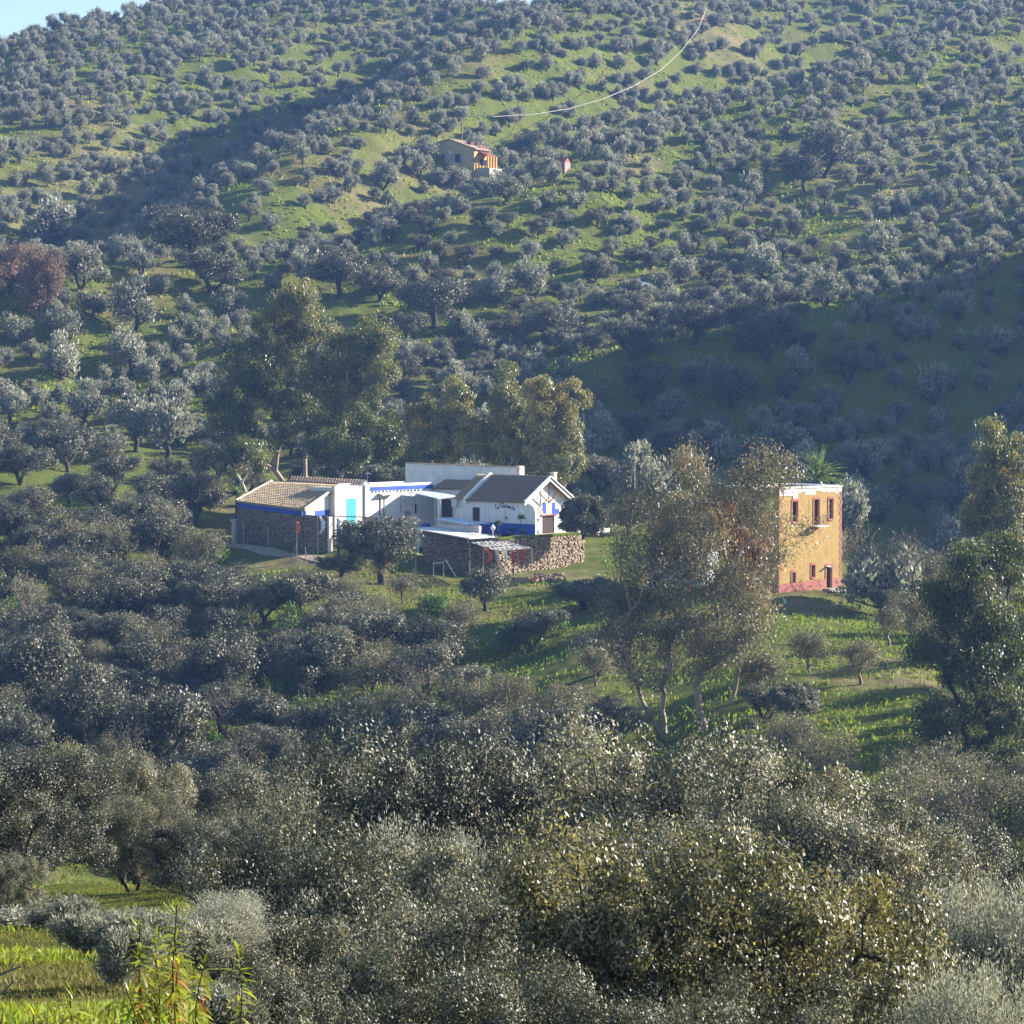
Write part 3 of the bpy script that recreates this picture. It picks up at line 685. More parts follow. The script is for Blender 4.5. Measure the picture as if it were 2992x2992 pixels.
def edge_tile(parent, P0, P1, n, mat, name='verge_tile', w=0.28, h=0.14, me_cache={}):
    """row of separate half-round tiles from P0 to P1"""
    P0=Vector(P0);P1=Vector(P1);d=(P1-P0)/n;L=d.length
    key=(mat.name,round(L,2),w)
    if key not in me_cache:
        mb=MB(); pr=[(-w/2,0),(-w*.36,h*.7),(0,h),(w*.36,h*.7),(w/2,0)]
        a=[Vector((-L*.52,y,z)) for y,z in pr]; b=[Vector((L*.52,y*.85,z*.85)) for y,z in pr]
        n_=len(mb.v); mb.v+=[tuple(q) for q in a+b]
        mb.f+=[(n_+i,n_+i+1,n_+6+i,n_+5+i) for i in range(4)]+[(n_+4,n_+3,n_+2,n_+1,n_),(n_+5,n_+6,n_+7,n_+8,n_+9),(n_,n_+5,n_+9,n_+4)]
        me_cache[key]=mesh_pd(name,mb.v,mb.f,mat)
    x=d.normalized(); y=Vector((0,0,1)).cross(x).normalized(); z=x.cross(y)
    M=Matrix((x,y,z)).transposed().to_4x4()
    for i in range(n):
        o=link(name,me_cache[key],parent); q=P0+d*(i+.5); o.matrix_local=Matrix.Translation(q+Vector((0,0,random.uniform(-.015,.015))))@M
def stone_mesh(seed, mat):
    r=np.random.default_rng(seed); import bmesh
    bm=bmesh.new(); p=r.normal(size=(14,3)); p/=np.linalg.norm(p,axis=1,keepdims=True); p=np.sign(p)*np.abs(p)**0.7*0.62*np.array([1,.6,1])
    for q in p: bm.verts.new(q)
    bmesh.ops.convex_hull(bm, input=bm.verts); 
    for v_ in [v_ for v_ in bm.verts if not v_.link_faces]: bm.verts.remove(v_)
    me_=bpy.data.meshes.new('stone'); bm.to_mesh(me_); bm.free(); me_.materials.append(mat); return me_
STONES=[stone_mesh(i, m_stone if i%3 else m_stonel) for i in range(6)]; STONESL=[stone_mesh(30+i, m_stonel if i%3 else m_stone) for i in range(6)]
def stone_face(parent, vp, s0, s1, ztop, zbot, cell, stones, seed, limit=300, joined=False, d0=0.0):
    """rubble stones set into the face of a wall; ztop/zbot are functions of s"""
    r=np.random.default_rng(seed); k=0; mb=MB(); z_off=0
    zlo=min(zbot(s0),zbot(s1)); zhi=max(ztop(s0),ztop(s1)); row=0; z=zhi
    dd=vp.d; nn=vp.n; M0=Matrix((dd,-nn,Vector((0,0,1)))).transposed()
    while z>zlo:
        hgt=cell*(.6+.35*r.random()); s_=s0+r.random()*cell*.5
        while s_<s1:
            wd=cell*(.5+1.2*r.random()); c=s_+wd/2; zz=z-hgt/2+r.normal()*.07
            if zz<ztop(c)-hgt*.3 and zz>zbot(c)-.2 and c<s1:
                M=Matrix.Translation(vp.pt(c,zz,d0+.0+r.random()*.05))@(M0@Matrix.Rotation(r.normal()*.35,3,'Y')).to_4x4()@Matrix.Diagonal((wd*.94,.24+.12*r.random(),hgt*.98,1))
                me_=stones[r.integers(0,len(stones))]
                if joined or k>=limit:
                    n_=len(mb.v); mb.v+=[tuple(M@v_.co) for v_ in me_.vertices]; mb.f+=[tuple(n_+i for i in p_.vertices) for p_ in me_.polygons]
                else:
                    o=link('stone',me_,parent); o.matrix_local=M
                k+=1
            s_+=wd
        z-=hgt
    if mb.v:
        o=mb.build('rubble_stones',stones[1].materials[0],parent); o['kind']='stuff'

# ================================================================== the yellow tower house
TA,TB=XY(2278,300),XY(2461,306.6); tv=VP(TA,TB)
tower=empty('tower_house',(TA[0],TA[1],-22.9),0,'tall ochre flat-roofed house with rose trim and balcony, behind the airy eucalyptus','house')
def P_(root): root_loc=root.location.copy(); return root_loc
def build_at(mb, name, mat, root, kind=None, lab=None):
    """vertices are given in world space; parent keeps them there"""
    off=root.matrix_basis.translation if root.parent is None else Vector((0,0,0))
    mb.v=[tuple(Vector(v_)-off) for v_ in mb.v]
    o=mb.build(name,mat,root)
    if kind: o['kind']=kind
    if lab: o['label']=lab
    return o
def sub(o_parent, mb, name, mat, root):
    off=root.matrix_basis.translation
    mb.v=[tuple(Vector(v_)-off) for v_ in mb.v]; return mb.build(name,mat,o_parent)
_,ztop=tv.hit(2300,1428); zb=-24.0
wins=[('window',tv.rect(2315,1465,2330.5,1523)),('balcony_door',tv.rect(2378.6,1459.6,2393.6,1533.5)),('window',tv.rect(2421,1458,2433.5,1515)),
      ('window',tv.rect(2314,1673,2324,1708.5)),('window',tv.rect(2370.5,1651.5,2381,1685.5)),('front_door',tv.rect(2414.5,1656,2429.8,1717))]
mb=MB(); wall_holes(mb,tv,0,tv.L,zb,ztop,[w_[1] for w_ in wins],.5)
build_at(mb,'front_wall',m_ochre,tower)
depth=7.6; bk=-tv.n
mb=MB()   # side and back walls
lv=VP(TA,(TA[0]-tv.n.x*depth,TA[1]-tv.n.y*depth))
q0=tv.pt(0,zb,-.5); q1=tv.pt(0,zb,-depth); q2=tv.pt(tv.L,zb,-depth); q3=tv.pt(tv.L,zb,-.5)
H_=Vector((0,0,ztop-zb))
for a,b,inw in ((q0,q1,tv.d*.4),(q1,q2,tv.n*.4),(q2,q3,-tv.d*.4)):
    mb.hexa([a,b,b+H_,a+H_],[a+inw,b+inw,b+H_+inw,a+H_+inw])
build_at(mb,'side_wall',m_ochre,tower)
mb=MB(); mb.extr([tv.pt(0,ztop-.35,-.5),tv.pt(tv.L,ztop-.35,-.5),tv.pt(tv.L,ztop-.35,-depth),tv.pt(0,ztop-.35,-depth)],(0,0,.15))
build_at(mb,'flat_roof',m_sheet,tower)
mb=MB()
for a,b in ((tv.pt(-.12,0,.10),tv.pt(tv.L+.12,0,.10)),(tv.pt(tv.L+.12,0,.10),tv.pt(tv.L+.12,0,-depth-.1)),(tv.pt(tv.L+.12,0,-depth-.1),tv.pt(-.12,0,-depth-.1)),(tv.pt(-.12,0,-depth-.1),tv.pt(-.12,0,.10))):
    d_=(b-a).normalized(); n_=Vector((-d_.y,d_.x,0))*.5; a=a+Vector((0,0,ztop+.003)); b=b+Vector((0,0,ztop+.003))
    mb.hexa([a,b,b+n_,a+n_],[a+Vector((0,0,.16)),b+Vector((0,0,.16)),b+n_+Vector((0,0,.16)),a+n_+Vector((0,0,.16))])
build_at(mb,'parapet_coping',m_cleanw,tower)
mb=MB()    # ragged band of bare masonry and lime under the coping
r=np.random.default_rng(5); s_=0
while s_<tv.L:
    w_=.25+r.random()*.5; hgt=.35+.45*r.random(); 
    tv.panel(mb,(s_,min(s_+w_,tv.L),ztop-hgt,ztop),0.003,.02+.02*r.random()); s_+=w_
build_at(mb,'bare_masonry_band',m_pinkw,tower)
mb=MB(); a,b,c,d=tv.rect(2290,1432,2330,1456); tv.panel(mb,(a,b,c+.3,d),.045,.06); tv.panel(mb,(b-.75,b,c,c+.3),.045,.058); build_at(mb,'lime_patch',m_cleanw,tower)
# plinth, quoins
zq0=tv.hit(2272,1741)[1]; 
mb=MB(); mb.hexa([tv.pt(-.03,zb,.003),tv.pt(tv.L,zb,.003),tv.pt(tv.L,zq0+1.55,.003),tv.pt(-.03,zq0+1.15,.003)],[tv.pt(-.03,zb,.05),tv.pt(tv.L,zb,.05),tv.pt(tv.L,zq0+1.55,.05),tv.pt(-.03,zq0+1.15,.05)])
fd=wins[5][1]
mb=MB()
for (a,b) in ((-.03,fd[0]-.18),(fd[1]+.18,tv.L+.03)):
    f=lambda s: zq0+1.15+.35*s/tv.L
    mb.hexa([tv.pt(a,zb,.003),tv.pt(b,zb,.003),tv.pt(b,f(b),.003),tv.pt(a,f(a),.003)],[tv.pt(a,zb,.05),tv.pt(b,zb,.05),tv.pt(b,f(b),.05),tv.pt(a,f(a),.05)])
build_at(mb,'rose_plinth',m_rose,tower)
mb=MB(); g=tv.n
for a in [0]:
    p0=tv.pt(-.003,zb,.0); mb.hexa([p0,p0-g*depth,p0-g*depth+Vector((0,0,zq0+1.15-zb)),p0+Vector((0,0,zq0+1.15-zb))],[q-tv.d*.05 for q in (p0,p0-g*depth,p0-g*depth+Vector((0,0,zq0+1.15-zb)),p0+Vector((0,0,zq0+1.15-zb)))])
build_at(mb,'rose_side_plinth',m_rose,tower)
k=0; z=zq0+1.3
while z<ztop-.9:
    for edge,sg in ((0,1),(tv.L,-1)):
        mb=MB(); w_=.36 if k%2 else .22; a=edge-(.02 if sg>0 else -.02); tv.panel(mb,(min(a,a+sg*w_),max(a,a+sg*w_),z,z+.34),.004,.03)
        build_at(mb,'quoin_block',m_rose,tower)
    z+=.40; k+=1
m_glassgrey=m_dark
for i,(nm,(a,b,c,d)) in enumerate(wins):
    fr=MB(); t_=.16
    if nm=='front_door': t_=.2
    tv.panel(fr,(a-t_,a,c-(t_ if nm=='window' else 0),d+t_),.004,.05); tv.panel(fr,(b,b+t_,c-(t_ if nm=='window' else 0),d+t_),.004,.05); tv.panel(fr,(a,b,d,d+t_*1.6),.004,.055)
    if nm=='window': tv.panel(fr,(a,b,c-t_*1.3,c),.004,.09)
    fo=build_at(fr,nm if nm!='window' else 'window',m_rose,tower)
    pn=MB(); tv.panel(pn,(a,b,c,d),-.30,-.26); sub(fo,pn,'pane' if nm=='window' else 'door_leaf',m_dark if nm!='front_door' else m_brown,tower)
    if nm=='window' and i in (2,3):
        for kk in range(1,4):
            mb=MB(); z=c+(d-c)*kk/4; tv.panel(mb,(a,b,z-.03,z+.03),-.255,-.20); sub(fo,mb,'glazing_bar',m_wcloth,tower)
        mb=MB(); tv.panel(mb,((a+b)/2-.025,(a+b)/2+.025,c,d),-.197,-.16); sub(fo,mb,'glazing_bar',m_wcloth,tower)
a,b,c,d=wins[1][1]
mb=MB(); tv.panel(mb,(a-.45,b+.45,c-.16,c-.02),.06,.95); bo=build_at(mb,'balcony_slab',m_cleanw,tower)
mb=MB(); corners=[tv.pt(a-.4,0,.06),tv.pt(a-.4,0,.9),tv.pt(b+.4,0,.9),tv.pt(b+.4,0,.06)]
for zz in (c+.08,c+1.0):
    mb.tube([q+Vector((0,0,zz)) for q in corners],.018,4)
for q,w_ in zip(corners[:-1],corners[1:]):
    n_=int((w_-q).length/.14)+1
    for i in range(n_+1):
        e=q.lerp(w_,i/n_); mb.bar(e+Vector((0,0,c)),e+Vector((0,0,c+1.0)),.009,3)
sub(bo,mb,'railing',m_metal,tower)
mb=MB(); a,b,c,d=fd; tv.panel(mb,(a-.4,b+.5,c-.16,c-.02),.06,.9); tv.panel(mb,(a-.6,b+.7,c-.32,c-.16),.06,1.4); build_at(mb,'door_step',m_conc,tower)
mb=MB(); mb.extr([tv.pt(a-.12,d+.02,.06),tv.pt(a+.25,d+.02,.06),tv.pt(a+.25,d-.02,.5),tv.pt(a-.12,d-.02,.5)],(0,0,.05)); build_at(mb,'wall_lamp',m_cleanw,tower)

# ================================================================== the white farmhouse complex
def plan(px,D): return Vector((*XY(px,D),0))
# --- main hall with the painted lettering ("house H")
O_=plan(1527,333); zH=-18.15
hall=empty('white_farmhouse',(O_.x,O_.y,zH),0,'white farmhouse hall with grey tiled roof, blue plinth and painted lettering','house')
fv=VP(O_-AX*8.4,O_)       # front wall (shaded), s from left end
gv=VP(O_,O_+BX*8.2)       # gable wall (sunlit)
WH=3.75; zE=zH+WH; RH=2.75
Lf=fv.L; Lg=gv.L
door=fv.rect(1380,1482,1401.5,1523)
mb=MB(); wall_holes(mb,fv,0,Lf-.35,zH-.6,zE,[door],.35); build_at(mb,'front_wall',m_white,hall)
mb=MB(); fv.panel(mb,door,-.25,-.2); dr=build_at(mb,'side_door',m_brown,hall)
gd=gv.rect(1584,1508,1620.5,1558)
mb=MB(); gd=(gd[0],gd[1],zH,gd[3]); wall_holes(mb,gv,0,Lg,zH-.6,zE,[(gd[0],gd[1],zH,gd[3])],.35); 
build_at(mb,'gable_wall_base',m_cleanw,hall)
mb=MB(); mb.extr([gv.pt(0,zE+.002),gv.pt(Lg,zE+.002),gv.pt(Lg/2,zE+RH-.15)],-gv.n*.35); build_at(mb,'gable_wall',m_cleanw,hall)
mb=MB(); c0=gv.pt(Lg,zH-.6,-.35); mb.hexa([c0,c0-AX*8.0,c0-AX*8.0+Vector((0,0,WH+.6)),c0+Vector((0,0,WH+.6))],[q-BX*.3 for q in (c0,c0-AX*8.0,c0-AX*8.0+Vector((0,0,WH+.6)),c0+Vector((0,0,WH+.6)))]); build_at(mb,'back_wall',m_white,hall)
# big double door, lintel
mb=MB(); gv.panel(mb,gd,-.22,-.15); dd_=build_at(mb,'double_door',m_brown,hall)
for kk in range(6):
    mb=MB(); w_=(gd[1]-gd[0])/6; gv.panel(mb,(gd[0]+kk*w_+.02,gd[0]+(kk+1)*w_-.02,gd[2]+.02,gd[3]-.02),-.148,-.11); sub(dd_,mb,'door_board',m_brown,hall)
mb=MB(); gv.panel(mb,(gd[0]-.35,gd[1]+.35,gd[3],gd[3]+.18),.004,.14); build_at(mb,'door_lintel',m_redwood,hall)
# roof
ov=.5; gx0=-AX*8.25; gx1=AX*.75
eL=O_-BX*ov+gx0; eR=O_-BX*ov+gx1; rL=O_+BX*(Lg/2)+gx0; rR=O_+BX*(Lg/2)+gx1; fL=O_+BX*(Lg+ov)+gx0; fR=O_+BX*(Lg+ov)+gx1
zr=zE+RH; ze=zE-.12
V3=lambda p_,z: Vector((p_.x,p_.y,z))
off=hall.location
def rl(p_,z,root): return V3(p_,z)-root.location
tiled_roof(hall,rl(eL,ze+.1,hall),rl(eR,ze+.1,hall),rl(rR,zr,hall),rl(rL,zr,hall),34,13,m_tileg,3)
tiled_roof(hall,rl(fR,ze+.1,hall),rl(fL,ze+.1,hall),rl(rL,zr-.002,hall),rl(rR,zr-.002,hall),34,13,m_tileg,4)
edge_tile(hall,rl(rL,zr+.05,hall),rl(rR,zr+.05,hall),22,m_tileg,'ridge_tile')
for e_,f_ in ((eR,rR),(fR,rR)):
    edge_tile(hall,rl(e_,ze+.16,hall)+AX*.0,rl(f_,zr+.06,hall),17,m_cleanw,'verge_tile',.34,.18)
edge_tile(hall,rl(eL,ze+.16,hall)+AX*.15,rl(rL,zr+.06,hall)+AX*.15,17,m_tilew,'verge_tile',.30,.16)
# white barge band and timber truss in front of the gable
mb=MB()
gap=AX*.62
for a_,b_ in ((eR,rR),(fR,rR)):
    a_=V3(a_,ze+.05); b_=V3(b_,zr-.05); dn=Vector((0,0,-.34))
    mb.hexa([a_,b_,b_+dn,a_+dn],[q-AX*.12 for q in (a_,b_,b_+dn,a_+dn)])
build_at(mb,'white_bargeboard',m_cleanw,hall)
pa=lambda q,z: O_+BX*q+AX*.55+Vector((0,0,z))
tr=[(pa(.1,zE-.15),pa(Lg/2,zr-.55)),(pa(Lg-.1,zE-.15),pa(Lg/2,zr-.55)),(pa(Lg/2,zr-.6),pa(Lg/2,zE-.35)),(pa(Lg/2,zE-.2),pa(Lg*.29,zE+.95)),(pa(Lg/2,zE-.2),pa(Lg*.71,zE+.95))]
for a_,b_ in tr:
    mb=MB(); mb.bar(a_,b_,.09,4); build_at(mb,'truss_timber',m_redwood,hall)
# painted blue battlement shape over the door
mb=MB()
for r_ in ((1572,1486,1594,1501),(1584,1469,1596,1501.3),(1612,1469,1623,1501.3),(1614,1486,1634,1501)):
    gv.panel(mb,gv.rect(*r_),.004,.012)
mb2=MB()
a1=gv.rect(1572,1487,1596,1501); a2=gv.rect(1585,1468.5,1596,1487); a3=gv.rect(1612,1487,1634,1501); a4=gv.rect(1612,1468.5,1623,1487)
for r_ in (a1,a2,a3,a4): gv.panel(mb2,(r_[0],r_[1],r_[2],r_[3]),.004,.02)
build_at(mb2,'blue_painted_battlement',m_blue,hall)
for px_,py_ in ((1567,1467.5),(1576,1467),(1626,1464.5),(1635,1465)):
    a_,z_=gv.hit(px_,py_); mb=MB(); p0=gv.pt(a_,z_,.0); mb.bar(p0,p0+AX*.28+Vector((0,0,.05)),.035,5); build_at(mb,'wall_bracket',m_metal,hall)
# lamp, painted kennel-shaped arch
a_,z_=gv.hit(1567,1520); mb=MB(); p0=gv.pt(a_,z_,.25); mb.bar(p0+Vector((0,0,.10)),p0+Vector((0,0,.22)),.22,8,.05); mb.bar(p0+Vector((0,0,-.28)),p0+Vector((0,0,.1)),.07,6,.11); mb.bar(p0+Vector((0,0,.2)),gv.pt(a_,z_+.3,0),.02,4); build_at(mb,'wall_lantern',m_black,hall)
a_,z_=gv.hit(1567,1556); mb=MB(); pts=[gv.pt(a_+x_,zH+z2,.004) for x_,z2 in ((-.42,0),(-.42,.25),(0,.62),(.42,.25),(.42,0),(.25,0),(.25,.15),(0,.36),(-.25,.15),(-.25,0))]; mb.extr(pts[:],gv.n*.05); build_at(mb,'black_painted_arch',m_black,hall)
# blue plinth on the front wall
r_=fv.rect(1380,1528,1525,1562); s0=fv.hit(1400,1525)[0]; zt=zH+1.25
mb=MB(); fv.panel(mb,(door[1]+.05,Lf,zH-.6,zt),.004,.03); fv.panel(mb,(0,door[0]-.05,zH-.6,zt),.004,.03); build_at(mb,'blue_plinth',m_blue,hall)
# extension wall with rounded shoulder and its little tile roof
ev=VP(O_,O_+AX*1.9); mb=MB(); prof=[(0.003,-.6),(1.9,-.6),(1.9,2.5),(1.75,3.05),(1.4,3.4),(.9,3.62),(0.003,3.66)]
mb.extr([ev.pt(a,zH+z,-.0) for a,z in prof],-ev.n*.3); build_at(mb,'rounded_end_wall',m_white,hall)
mb=MB(); ev.panel(mb,(0.003,1.9,zH-.6,zt),.004,.03); build_at(mb,'blue_plinth',m_blue,hall)
pq=[ev.pt(1.95,zH+2.35,-.3),ev.pt(1.55,zH+3.35,-.3)]
mb=MB(); mb.hexa([ev.pt(.9,zH+3.5,-.32),ev.pt(1.5,zH+3.2,-.32),ev.pt(1.9,zH+2.5,-.32),ev.pt(1.2,zH+2.9,-.32)],[q+BX*1.4-Vector((0,0,.35)) for q in (ev.pt(.9,zH+3.5,-.32),ev.pt(1.5,zH+3.2,-.32),ev.pt(1.9,zH+2.5,-.32),ev.pt(1.2,zH+2.9,-.32))]); build_at(mb,'porch_roof',m_tileg,hall)
# lettering painted in an arc
txt="La Cazuela"; x0p,x1p=1451,1499.5; n_=len(txt); LV=[];LF=[]
for i,ch in enumerate(txt):
    if ch==' ': continue
    t_=i/(n_-1); px_=x0p+(x1p-x0p)*t_; ybase=1486.5 if i<2 else 1482.5+7.5*max(0,(t_-.45)/.55)**1.6
    a_,z_=fv.hit(px_,ybase); cu=bpy.data.curves.new('letter','FONT'); cu.body=ch; cu.size=.80 if ch in 'LC' else .68; cu.extrude=.006; cu.align_x='CENTER'; cu.resolution_u=2; cu.offset=.022
    o=bpy.data.objects.new('letter',cu); COL.objects.link(o); bpy.context.view_layer.update()
    me_=o.evaluated_get(bpy.context.evaluated_depsgraph_get()).to_mesh(); ang=(.12 if i<2 else -.75*max(0,(t_-.4)/.6))
    ca,sa=math.cos(ang),math.sin(ang); k=len(LV)
    for v_ in me_.vertices:
        X=v_.co.x*ca-v_.co.y*sa; Y=v_.co.x*sa+v_.co.y*ca; LV.append(fv.pt(a_+X,z_+Y,.018+v_.co.z)-hall.location)
    LF+=[tuple(k+q for q in p_.vertices) for p_ in me_.polygons]
    bpy.data.objects.remove(o); 
link('painted_lettering',mesh_pd('painted_lettering',LV,LF,simple('dark_slate_paint',(0.10,0.11,0.16),.8,.1,3)),hall)
mb=MB(); a_,z_=fv.hit(1476,1504); pr=[(-.09,.55),(.09,.55),(.09,.1),(.26,-.5),(.2,-.72),(-.2,-.72),(-.26,-.5),(-.09,.1)]
m_fade=simple('faded_mauve_paint',(0.55,0.50,0.60),0.9,0.05,3)
mb.extr([fv.pt(a_+x_,z_+y_,.004) for x_,y_ in pr],fv.n*.008); build_at(mb,'painted_emblem',m_fade,hall)
mb=MB(); mb.extr([fv.pt(a_+.22+.13*math.cos(i/8*6.28),z_-.35+.16*math.sin(i/8*6.28),.013) for i in range(8)],fv.n*.008); build_at(mb,'painted_dark_dot',m_black,hall)
# left parapet and the narrow tiled strip beyond it, chimneys
mb=MB(); w0=-AX*8.25
prof=[(-.45,zE-.35),(-.45,zE+.25),(Lg/2,zr+.42),(Lg+.45,zE+.25),(Lg+.45,zE-.35),(Lg/2,zr-.1)]
mb.extr([V3(O_+w0+BX*q,z) for q,z in prof],-AX*.35); build_at(mb,'white_parapet',m_cleanw,hall)
sL=O_-AX*10.2; sR=O_-AX*8.62
tiled_roof(hall,rl(sL-BX*.3,zE+.12,hall),rl(sR-BX*.3,zE+.12,hall),rl(sR+BX*(Lg/2),zr+.12,hall),rl(sL+BX*(Lg/2),zr+.12,hall),7,13,m_tile,9)
mb=MB(); mb.box(O_-AX*10.0-BX*.15+Vector((0,0,zE-.35)),.75,.75,.95,-.69); build_at(mb,'chimney_stub',m_pinkw,hall)
mb=MB(); c_=O_-AX*9.4+BX*1.0; mb.hexa([V3(O_-AX*8.4-BX*0+AX*0,zH-.6),V3(O_-AX*10.2,zH-.6),V3(O_-AX*10.2,zE+.0),V3(O_-AX*8.4,zE+.0)],[q+BX*.3 for q in (V3(O_-AX*8.4,zH-.6),V3(O_-AX*10.2,zH-.6),V3(O_-AX*10.2,zE+.0),V3(O_-AX*8.4,zE+.0))]); build_at(mb,'side_wing_wall',m_white,hall)
mb=MB(); c_=O_+AX*.2+BX*(Lg/2+1.3); mb.box(V3(c_,zr-.1),.55,.55,1.1,-.69); mb.box(V3(c_,zr+.5),.7,.7,.1,-.69); build_at(mb,'chimney',m_tilew,hall)

# --- long white back building
bA,bB=plan(1184,359),plan(1507,347.5); bv=VP(bA,bB)
back=empty('long_white_building',(bB.x,bB.y,-19),0,'long plain white building with tiled coping behind the courtyard','house')
zl=bv.hit(1186,1354)[1]; zrr=bv.hit(1505,1366)[1]
mb=MB(); mb.extr([bv.pt(0,-21.5),bv.pt(bv.L,-21.5),bv.pt(bv.L,zrr),bv.pt(0,zl)],-bv.n*1.6); build_at(mb,'wall',m_white,back)
edge_tile(back,bv.pt(0,zl+.02,-.05)-back.location,bv.pt(bv.L,zrr+.02,-.05)-back.location,44,m_tileg,'coping_tile',.5,.12)
mb=MB(); mb.box(bv.pt(bv.L+.1,zrr+.05,-.6),.7,.9,.24,-.69); mb.box(bv.pt(bv.L+.1,zrr-.55,-.6),.4,.5,.9,-.69); build_at(mb,'corner_pier',m_tilew,back)
# --- courtyard wing with blue band and vents (runs away from the camera)
cA,cB=plan(1067,341.5),plan(1266,350.5); cv=VP(cA,cB)
wing=empty('courtyard_wing',(cA.x,cA.y,-19),0,'low flat-roofed white wing with a blue band and a row of vents in the courtyard','house')
zt0=cv.hit(1078,1413)[1]; zt1=cv.hit(1262,1412)[1]; zt_=(zt0+zt1)/2
dC=cv.rect(1107,1456,1125,1505); h1=cv.rect(1169.5,1454,1173,1466); h2=cv.rect(1169,1470,1173,1498); h3=cv.rect(1212,1472,1220,1500)
mb=MB(); wall_holes(mb,cv,0,cv.L,-20.5,zt_,[dC,h1,h2,h3],.4); build_at(mb,'front_wall',m_white,wing)
mb=MB(); mb.extr([cv.pt(0,zt_-.3,-.4),cv.pt(cv.L,zt_-.3,-.4),cv.pt(cv.L,zt_-.3,-4.5),cv.pt(0,zt_-.3,-4.5)],(0,0,.15)); build_at(mb,'flat_roof',m_sheet,wing)
mb=MB(); mb.extr([cv.pt(0,-20.5,-4.5),cv.pt(cv.L,-20.5,-4.5),cv.pt(cv.L,zt_,-4.5),cv.pt(0,zt_,-4.5)],-cv.n*.3); build_at(mb,'back_wall',m_white,wing)
bb=cv.rect(1080,1421,1264,1431); mb=MB(); cv.panel(mb,(bb[0],cv.L-.05,zt_-.75,zt_-.28),.004,.03); build_at(mb,'blue_band',m_blue,wing)
for i in range(14):
    s_=bb[0]+.3+i*.62
    if s_>cv.L-.5: break
    mb=MB(); cv.panel(mb,(s_,s_+.30,zt_-.98,zt_-.79),-.02,.035); build_at(mb,'vent_hole',m_dark,wing)
for h_ in (h1,h2,h3):
    mb=MB(); cv.panel(mb,h_,-.25,-.2); build_at(mb,'narrow_window',m_dark,wing)
mb=MB(); cv.panel(mb,dC,-.3,-.25); do_=build_at(mb,'doorway',m_brown,wing)
mb=MB(); m_=(dC[0]+dC[1])/2; cv.panel(mb,(m_-.14,m_+.14,dC[2],dC[3]),-.2,.05); sub(do_,mb,'door_post',m_white,wing)
aw=cv.rect(1104,1441,1152,1452); mb=MB(); mb.hexa([cv.pt(aw[0],aw[3]-.05,.01),cv.pt(aw[1],aw[3]+.05,.01),cv.pt(aw[1],aw[3]-.15,.8),cv.pt(aw[0],aw[3]-.25,.8)],[q+Vector((0,0,.07)) for q in (cv.pt(aw[0],aw[3]-.05,.01),cv.pt(aw[1],aw[3]+.05,.01),cv.pt(aw[1],aw[3]-.15,.8),cv.pt(aw[0],aw[3]-.25,.8))]); build_at(mb,'door_canopy',m_cleanw,wing)
mb=MB(); a_,z_=cv.hit(1183,1464); mb.bar(cv.pt(a_,z_,0),cv.pt(a_,z_,.06),.1,8); build_at(mb,'round_vent',m_dark,wing)
# front wall joining the wing and the hall, behind the terrace roof
jv=VP(plan(1266,350.4),plan(1352,347.0)); zj=jv.hit(1300,1428)[1]
mb=MB(); mb.extr([jv.pt(0,-20.5,.0),jv.pt(jv.L,-20.5,0),jv.pt(jv.L,zj),jv.pt(0,zj)],-jv.n*.4); build_at(mb,'joining_wall',m_white,wing)
tiled_roof(wing,jv.pt(.0,zj+.02,.3)-wing.location,jv.pt(jv.L,zj+.02,.3)-wing.location,jv.pt(jv.L,zj+1.0,-2.2)-wing.location,jv.pt(0,zj+1.0,-2.2)-wing.location,14,5,m_tileg,12)
mb=MB(); jv.panel(mb,jv.rect(1276,1462,1287,1510),-.02,.02); build_at(mb,'curtained_opening',m_dark,wing)
mb=MB(); jv.panel(mb,jv.rect(1291,1458,1322,1512),-.02,.02); build_at(mb,'dark_opening',m_brown,wing)

# --- left farmhouse with stone front and low tiled roof
D0=330.5
e0=W(890,1490,333); e1=W(690,1465,341); r1=W(995,1418,339.5); r0=W(794,1408,347.5)
left=empty('stone_farmhouse',(e0.x,e0.y,-20.5),0,'low farmhouse with pale tiled roof, blue eave band and dark rubble stone front','house')
tiled_roof(left,e1-left.location,e0-left.location,r1-left.location,r0-left.location,30,15,m_tile,21,th=.14)
edge_tile(left,e0+Vector((0,0,.1))-left.location,r1+Vector((0,0,.1))-left.location,19,m_tilew,'verge_tile',.36,.20)
edge_tile(left,e1+Vector((0,0,.1))-left.location,r0+Vector((0,0,.1))-left.location,19,m_tilew,'verge_tile',.36,.20)
lv_=VP((e1.x,e1.y),(e0.x,e0.y)); ins=BX*.35
def lpt(s,z,o=0): return lv_.pt(s,z,o)
# eave band follows the eave
mb=MB(); a_=e1+ins*.6; b_=e0+ins*.6-AX*.15; mb.hexa([a_+Vector((0,0,-.12)),b_+Vector((0,0,-.12)),b_+Vector((0,0,-.75)),a_+Vector((0,0,-.70))],[q+BX*.25 for q in (a_+Vector((0,0,-.12)),b_+Vector((0,0,-.12)),b_+Vector((0,0,-.75)),a_+Vector((0,0,-.70)))]); build_at(mb,'blue_eave_band',m_blue,left)
cR=plan(958,330.2); f0=a_; 
sv=VP((a_.x+BX.x*.05,a_.y+BX.y*.05),(cR.x,cR.y))
sb=sv.hit(b_.x and 888,1500)[0]
ztl=a_.z-.6; ztm=b_.z-.76; ztr=sv.hit(958,1510)[1]
def stop(s): 
    if s<sb: return ztl+(ztm-ztl)*s/sb
    return ztr
mb=MB()
mb.extr([sv.pt(0,-22.5,-.02),sv.pt(sb,-22.5,-.02),sv.pt(sb,ztm,-.02),sv.pt(0,ztl,-.02)],-sv.n*.5)
build_at(mb,'mortar_wall',m_mortar,left)
